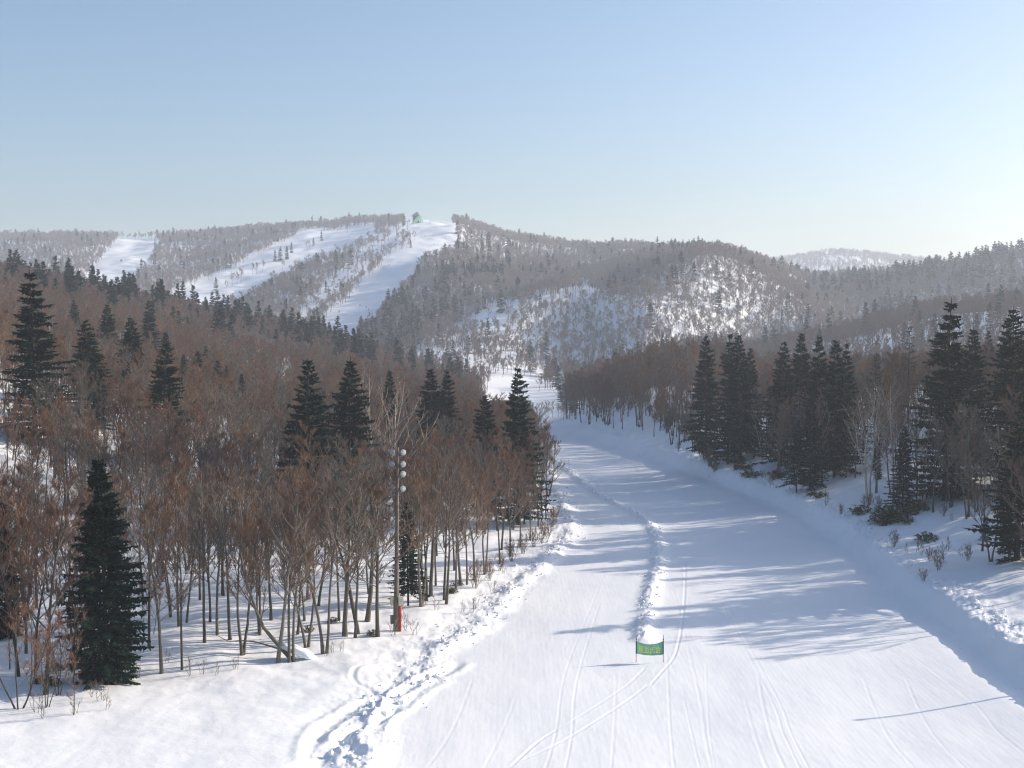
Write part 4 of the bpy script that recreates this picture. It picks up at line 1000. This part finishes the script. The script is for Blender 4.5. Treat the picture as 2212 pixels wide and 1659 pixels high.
def bp(ax_, ay_): return ((1550 + ax_ / 7.373) / 3.9375 - 417) / F * Yb, -4.5, float(zat(417, (800 + ay_ / 7.373) / 3.9375, Yb)) - zb
m = MB(); slab(m, bp(565, 650), bp(765, 395), 3.6, 3); link('covered_stair', m.mesh('stair', M_GREEN), t)
m = MB(); slab(m, (bp(770, 385)[0], -2.0, bp(770, 385)[2]), (bp(795, 550)[0], -2.0, bp(795, 550)[2] - 2), 2.6, 2.5); link('support_frame', m.mesh('support', M_GREEN), t)
m = MB(); slab(m, (bp(800, 370)[0], -.5, bp(800, 370)[2]), (bp(870, 550)[0], -.5, bp(870, 550)[2] - 1), 1.8, 2.5); link('ramp', m.mesh('ramp', M_WHITE), t)

# ------------------------------------------------------------------ chairlift pylons and chairs
gp = 'pylons of the chairlift climbing the mountain'
pyl = c2([(480, 168), (413, 192), (318, 292), (263, 326), (198, 386), (111, 474), (-9, 588), (170, 362)])
PM = MB(); PM.tube([(0, 0, -1), (0, 0, 9.5)], [.42, .3], 8); CM = MB(); CM.box((0, 0, 9.5), (5.6, .5, .5)); CM.box((-2.6, 0, 9.9), (1.1, .7, .3)); CM.box((2.6, 0, 9.9), (1.1, .7, .3))
pm, cm = PM.mesh('pylon_mast', M_STEEL, True), CM.mesh('pylon_arm', M_STEEL)
for a, b in pyl:
    x, y = hitp(a, b); t = empty('lift_pylon', (x, y, gz(x, y))); tag(t, 'grey T shaped chairlift pylon in the cleared strip left of the main piste', 'lift pylon', gp); link('mast', pm, t); link('crossarm', cm, t)
CH = MB(); CH.box((0, 0, 0), (2.0, .5, .12)); CH.box((0, .25, .4), (2.0, .08, .7)); CH2 = MB(); CH2.tube([(0, .2, .1), (0, .3, 1.2), (0, 0, 2.6)], [.06] * 3, 5)
ca, cb = CH.mesh('chair_seat', M_DARK), CH2.mesh('chair_hanger', M_STEEL, True)
for a, b in c2([(355, 205), (325, 230), (293, 290), (238, 325), (218, 350), (135, 430), (40, 525), (60, 480), (0, 545), (493, 108), (20, 570)]):
    x, y = hitp(a, max(b + 12, 130)); y -= 2; zc = float(zat(512, b, y)); t = empty('lift_chair', (x, y, zc)); tag(t, 'tiny dark chair hanging over the cleared strip of the chairlift', 'lift chair', 'chairs of the mountain chairlift'); link('seat', ca, t); link('hanger', cb, t)

# ------------------------------------------------------------------ skiers, tiny on the far pistes
def skier_mesh():
    J = [(0, 0, .95), (0, .02, 1.2), (0, .08, 1.42), (0, .12, 1.52), (0, .14, 1.66), (.12, .05, .9), (.15, .22, .5), (.15, .08, .1), (-.12, .05, .9), (-.15, .22, .5), (-.15, .08, .1), (.2, .06, 1.38), (.36, .15, 1.15), (.32, .4, 1.08), (-.2, .06, 1.38), (-.36, .15, 1.15), (-.32, .4, 1.08), (.15, .26, .05), (-.15, .26, .05), (0, .15, 1.76)]
    E = [(0, 1), (1, 2), (2, 3), (3, 4), (4, 19), (0, 5), (5, 6), (6, 7), (7, 17), (0, 8), (8, 9), (9, 10), (10, 18), (2, 11), (11, 12), (12, 13), (2, 14), (14, 15), (15, 16)]
    R = [.16, .16, .15, .06, .105, .1, .075, .065, .1, .075, .065, .075, .06, .05, .075, .06, .05, .06, .06, .07]
    me = bpy.data.meshes.new('skier'); me.from_pydata(J, E, []); o = bpy.data.objects.new('tmp', me); COL.objects.link(o)
    md = o.modifiers.new('s', 'SKIN')
    for i, q in enumerate(R): me.skin_vertices[0].data[i].radius = (q, q)
    me.skin_vertices[0].data[0].use_root = True
    o.modifiers.new('ss', 'SUBSURF').levels = 1
    bpy.context.view_layer.update(); out = bpy.data.meshes.new_from_object(o.evaluated_get(bpy.context.evaluated_depsgraph_get())); bpy.data.objects.remove(o); return out
sk = skier_mesh(); SKM = []
for nm, c in (('dark', (.03, .03, .05)), ('red', (.3, .04, .05)), ('blue', (.04, .08, .2))):
    q = sk.copy(); q.materials.clear(); q.materials.append(flat('ski_clothes_' + nm, c)); SKM.append(q)
m = MB(); m.box((.15, .15, .02), (.1, 1.7, .03)); m.box((-.15, .15, .02), (.1, 1.7, .03)); skm = m.mesh('skis', M_DARK)
pts = c2([(365, 390), (590, 210), (645, 260), (185, 640), (225, 655), (238, 668), (55, 680), (60, 720), (47, 748), (43, 768), (135, 797), (1315, 1125), (620, 120)]) + c1([(2108, 680), (2190, 795)])
for i, (a, b) in enumerate(pts):
    x, y = ground_hit(a, b, height, 500); z = gz(x, y)
    t = empty('person', (x, y, z), random.uniform(2, 4)); far_ = i != 11
    tag(t, 'tiny skier in dark clothes on the wide piste below the summit' if far_ else 'lone tiny skier on the sunlit snow of the valley', 'skier', 'skiers on the summit piste' if far_ else None)
    link('body', SKM[i % 3], t); link('skis', skm, t)
x, y = ground_hit(*c1([(755, 372)])[0], height, 700)
t = empty('piste_sign', (x, y, gz(x, y))); tag(t, 'tiny grey board in the middle of the leftmost piste', 'sign')
m = MB(); m.box((0, 0, 3.0), (2.2, .1, 1.6)); link('board', m.mesh('board', M_STEEL), t)
m = MB(); m.tube([(-.9, 0, -.3), (-.9, 0, 3.4)], [.08, .08], 6); m.tube([(.9, 0, -.3), (.9, 0, 3.4)], [.08, .08], 6); link('post', m.mesh('posts', M_DARK), t)

# ------------------------------------------------------------------ air
m = MB(); zmin = float(min(V[:, 2].min(), V2[:, 2].min())) - 1.5; zmax = float(V2[:, 2].max()) + 24
m.box((0, 2250, (zmin + zmax) / 2), (5700, 5100, zmax - zmin))
hz_m = bpy.data.materials.new('air'); hz_m.use_nodes = True; nt = hz_m.node_tree; nt.nodes.clear()
out = nt.nodes.new('ShaderNodeOutputMaterial'); pv = nt.nodes.new('ShaderNodeVolumePrincipled')
pv.inputs['Color'].default_value = (.82, .90, 1.0, 1); pv.inputs['Density'].default_value = .00024; pv.inputs['Anisotropy'].default_value = .25
nt.links.new(pv.outputs[0], out.inputs['Volume'])
tag(link('haze', m.mesh('haze', hz_m)), 'pale blue winter air filling the valley up to the mountain', 'haze', kind='stuff')

# ------------------------------------------------------------------ broken crumbs of snow thrown up by the groomer
def crumbs():
    r = np.random.default_rng(77); ctr = []; siz = []
    def along(L, n, off, spread, big):
        d = np.hypot(*np.diff(L, axis=0).T); c = np.concatenate([[0], np.cumsum(d)])
        # more of them where the snow is seen from close by
        t = r.random(n) * c[-1]; px_ = np.interp(t, c, L[:, 0]); py_ = np.interp(t, c, L[:, 1])
        i = np.clip(np.searchsorted(c, t) - 1, 0, len(d) - 1); nx_ = -np.diff(L[:, 1])[i] / d[i]; ny_ = np.diff(L[:, 0])[i] / d[i]
        o = off + r.normal(0, spread, n); x = px_ - nx_ * o; y = py_ - ny_ * o
        clump = fbm(x / 3.1, y / 3.1, 3) > -.05
        ctr.append(np.stack([x, y], 1)[clump]); siz.append((big * (.18 + r.random(n) ** 3))[clump])
    along(LEFT_EDGE, 2000, -1.6, 1.1, .24); along(LEFT_EDGE, 500, .3, .7, .12)
    along(WINDROW, 1300, 0, .6, .15); along(RIGHT_EDGE, 1500, 3.6, .9, .26); along(RIGHT_EDGE, 500, -.4, .5, .10)
    P = np.concatenate(ctr); S = np.concatenate(siz); k = (P[:, 1] < 260) & (P[:, 1] > 84); P, S = P[k], S[k]; n = len(P)
    Z = height(P[:, 0], P[:, 1])
    cube = np.array([(-1,-1,-1),(1,-1,-1),(1,1,-1),(-1,1,-1),(-1,-1,1),(1,-1,1),(1,1,1),(-1,1,1)], float)
    Vv = cube[None] * r.uniform(.45, 1.1, (n, 8, 1)) * r.uniform(.5, 1, (n, 1, 3)) * S[:, None, None]
    a = r.uniform(0, 6.28, n); b = r.uniform(-.7, .7, n); ca, sa, cb, sb_ = np.cos(a), np.sin(a), np.cos(b), np.sin(b)
    x = Vv[..., 0] * cb[:, None] + Vv[..., 2] * sb_[:, None]; z = -Vv[..., 0] * sb_[:, None] + Vv[..., 2] * cb[:, None]; y = Vv[..., 1]
    Vv = np.stack([x * ca[:, None] - y * sa[:, None] + P[:, :1], x * sa[:, None] + y * ca[:, None] + P[:, 1:], z + (Z + S * .25)[:, None]], -1)
    Fb = np.array([(3,2,1,0),(4,5,6,7),(0,1,5,4),(1,2,6,5),(2,3,7,6),(3,0,4,7)]); Fx = (np.arange(n)[:, None, None] * 8 + Fb[None]).reshape(-1, 4)
    return mesh_np('snow_crumbs', Vv.reshape(-1, 3), Fx, M_SNOW, False)
tag(link('snow_crumbs', crumbs()), 'loose crumbs and broken blocks of snow along the banks and the middle ridge', 'snow crumbs', kind='stuff')

# ------------------------------------------------------------------ light, sky, camera
w = bpy.data.worlds.new('World'); scene.world = w; w.use_nodes = True; nt = w.node_tree
bg = nt.nodes['Background']; sky = nt.nodes.new('ShaderNodeTexSky'); sky.sky_type = 'NISHITA'; sky.sun_disc = False
sky.sun_elevation = SUN_EL; sky.sun_rotation = PI / 2 - SUN_AZ; sky.altitude = 700; sky.air_density = 1.0; sky.dust_density = 3.6; sky.ozone_density = 2.9
nt.links.new(sky.outputs[0], bg.inputs['Color']); bg.inputs['Strength'].default_value = .106
ld = bpy.data.lights.new('sun', 'SUN'); ld.energy = 3.7; ld.angle = math.radians(.5); ld.color = (1, .88, .745)
lo = bpy.data.objects.new('sun', ld); COL.objects.link(lo)
dv = Vector((math.cos(SUN_AZ) * math.cos(SUN_EL), math.sin(SUN_AZ) * math.cos(SUN_EL), math.sin(SUN_EL)))
lo.rotation_euler = dv.to_track_quat('Z', 'Y').to_euler()
cd = bpy.data.cameras.new('camera'); cam = bpy.data.objects.new('camera', cd); COL.objects.link(cam); scene.camera = cam
cd.sensor_width = 36; cd.lens = F / 1024 * 36; cd.clip_end = 20000; cd.clip_start = .5
cam.rotation_euler = (PI / 2 - PITCH, 0, 0)
scene.view_settings.view_transform = 'Standard'; scene.view_settings.look = 'None'; scene.view_settings.exposure = .77; scene.view_settings.gamma = 1
scene.cycles.max_bounces = 6; scene.cycles.diffuse_bounces = 3; scene.cycles.volume_bounces = 1; scene.cycles.transparent_max_bounces = 8
scene.cycles.use_denoising = True; scene.cycles.filter_width = 1.2
scene.cycles.use_adaptive_sampling = True
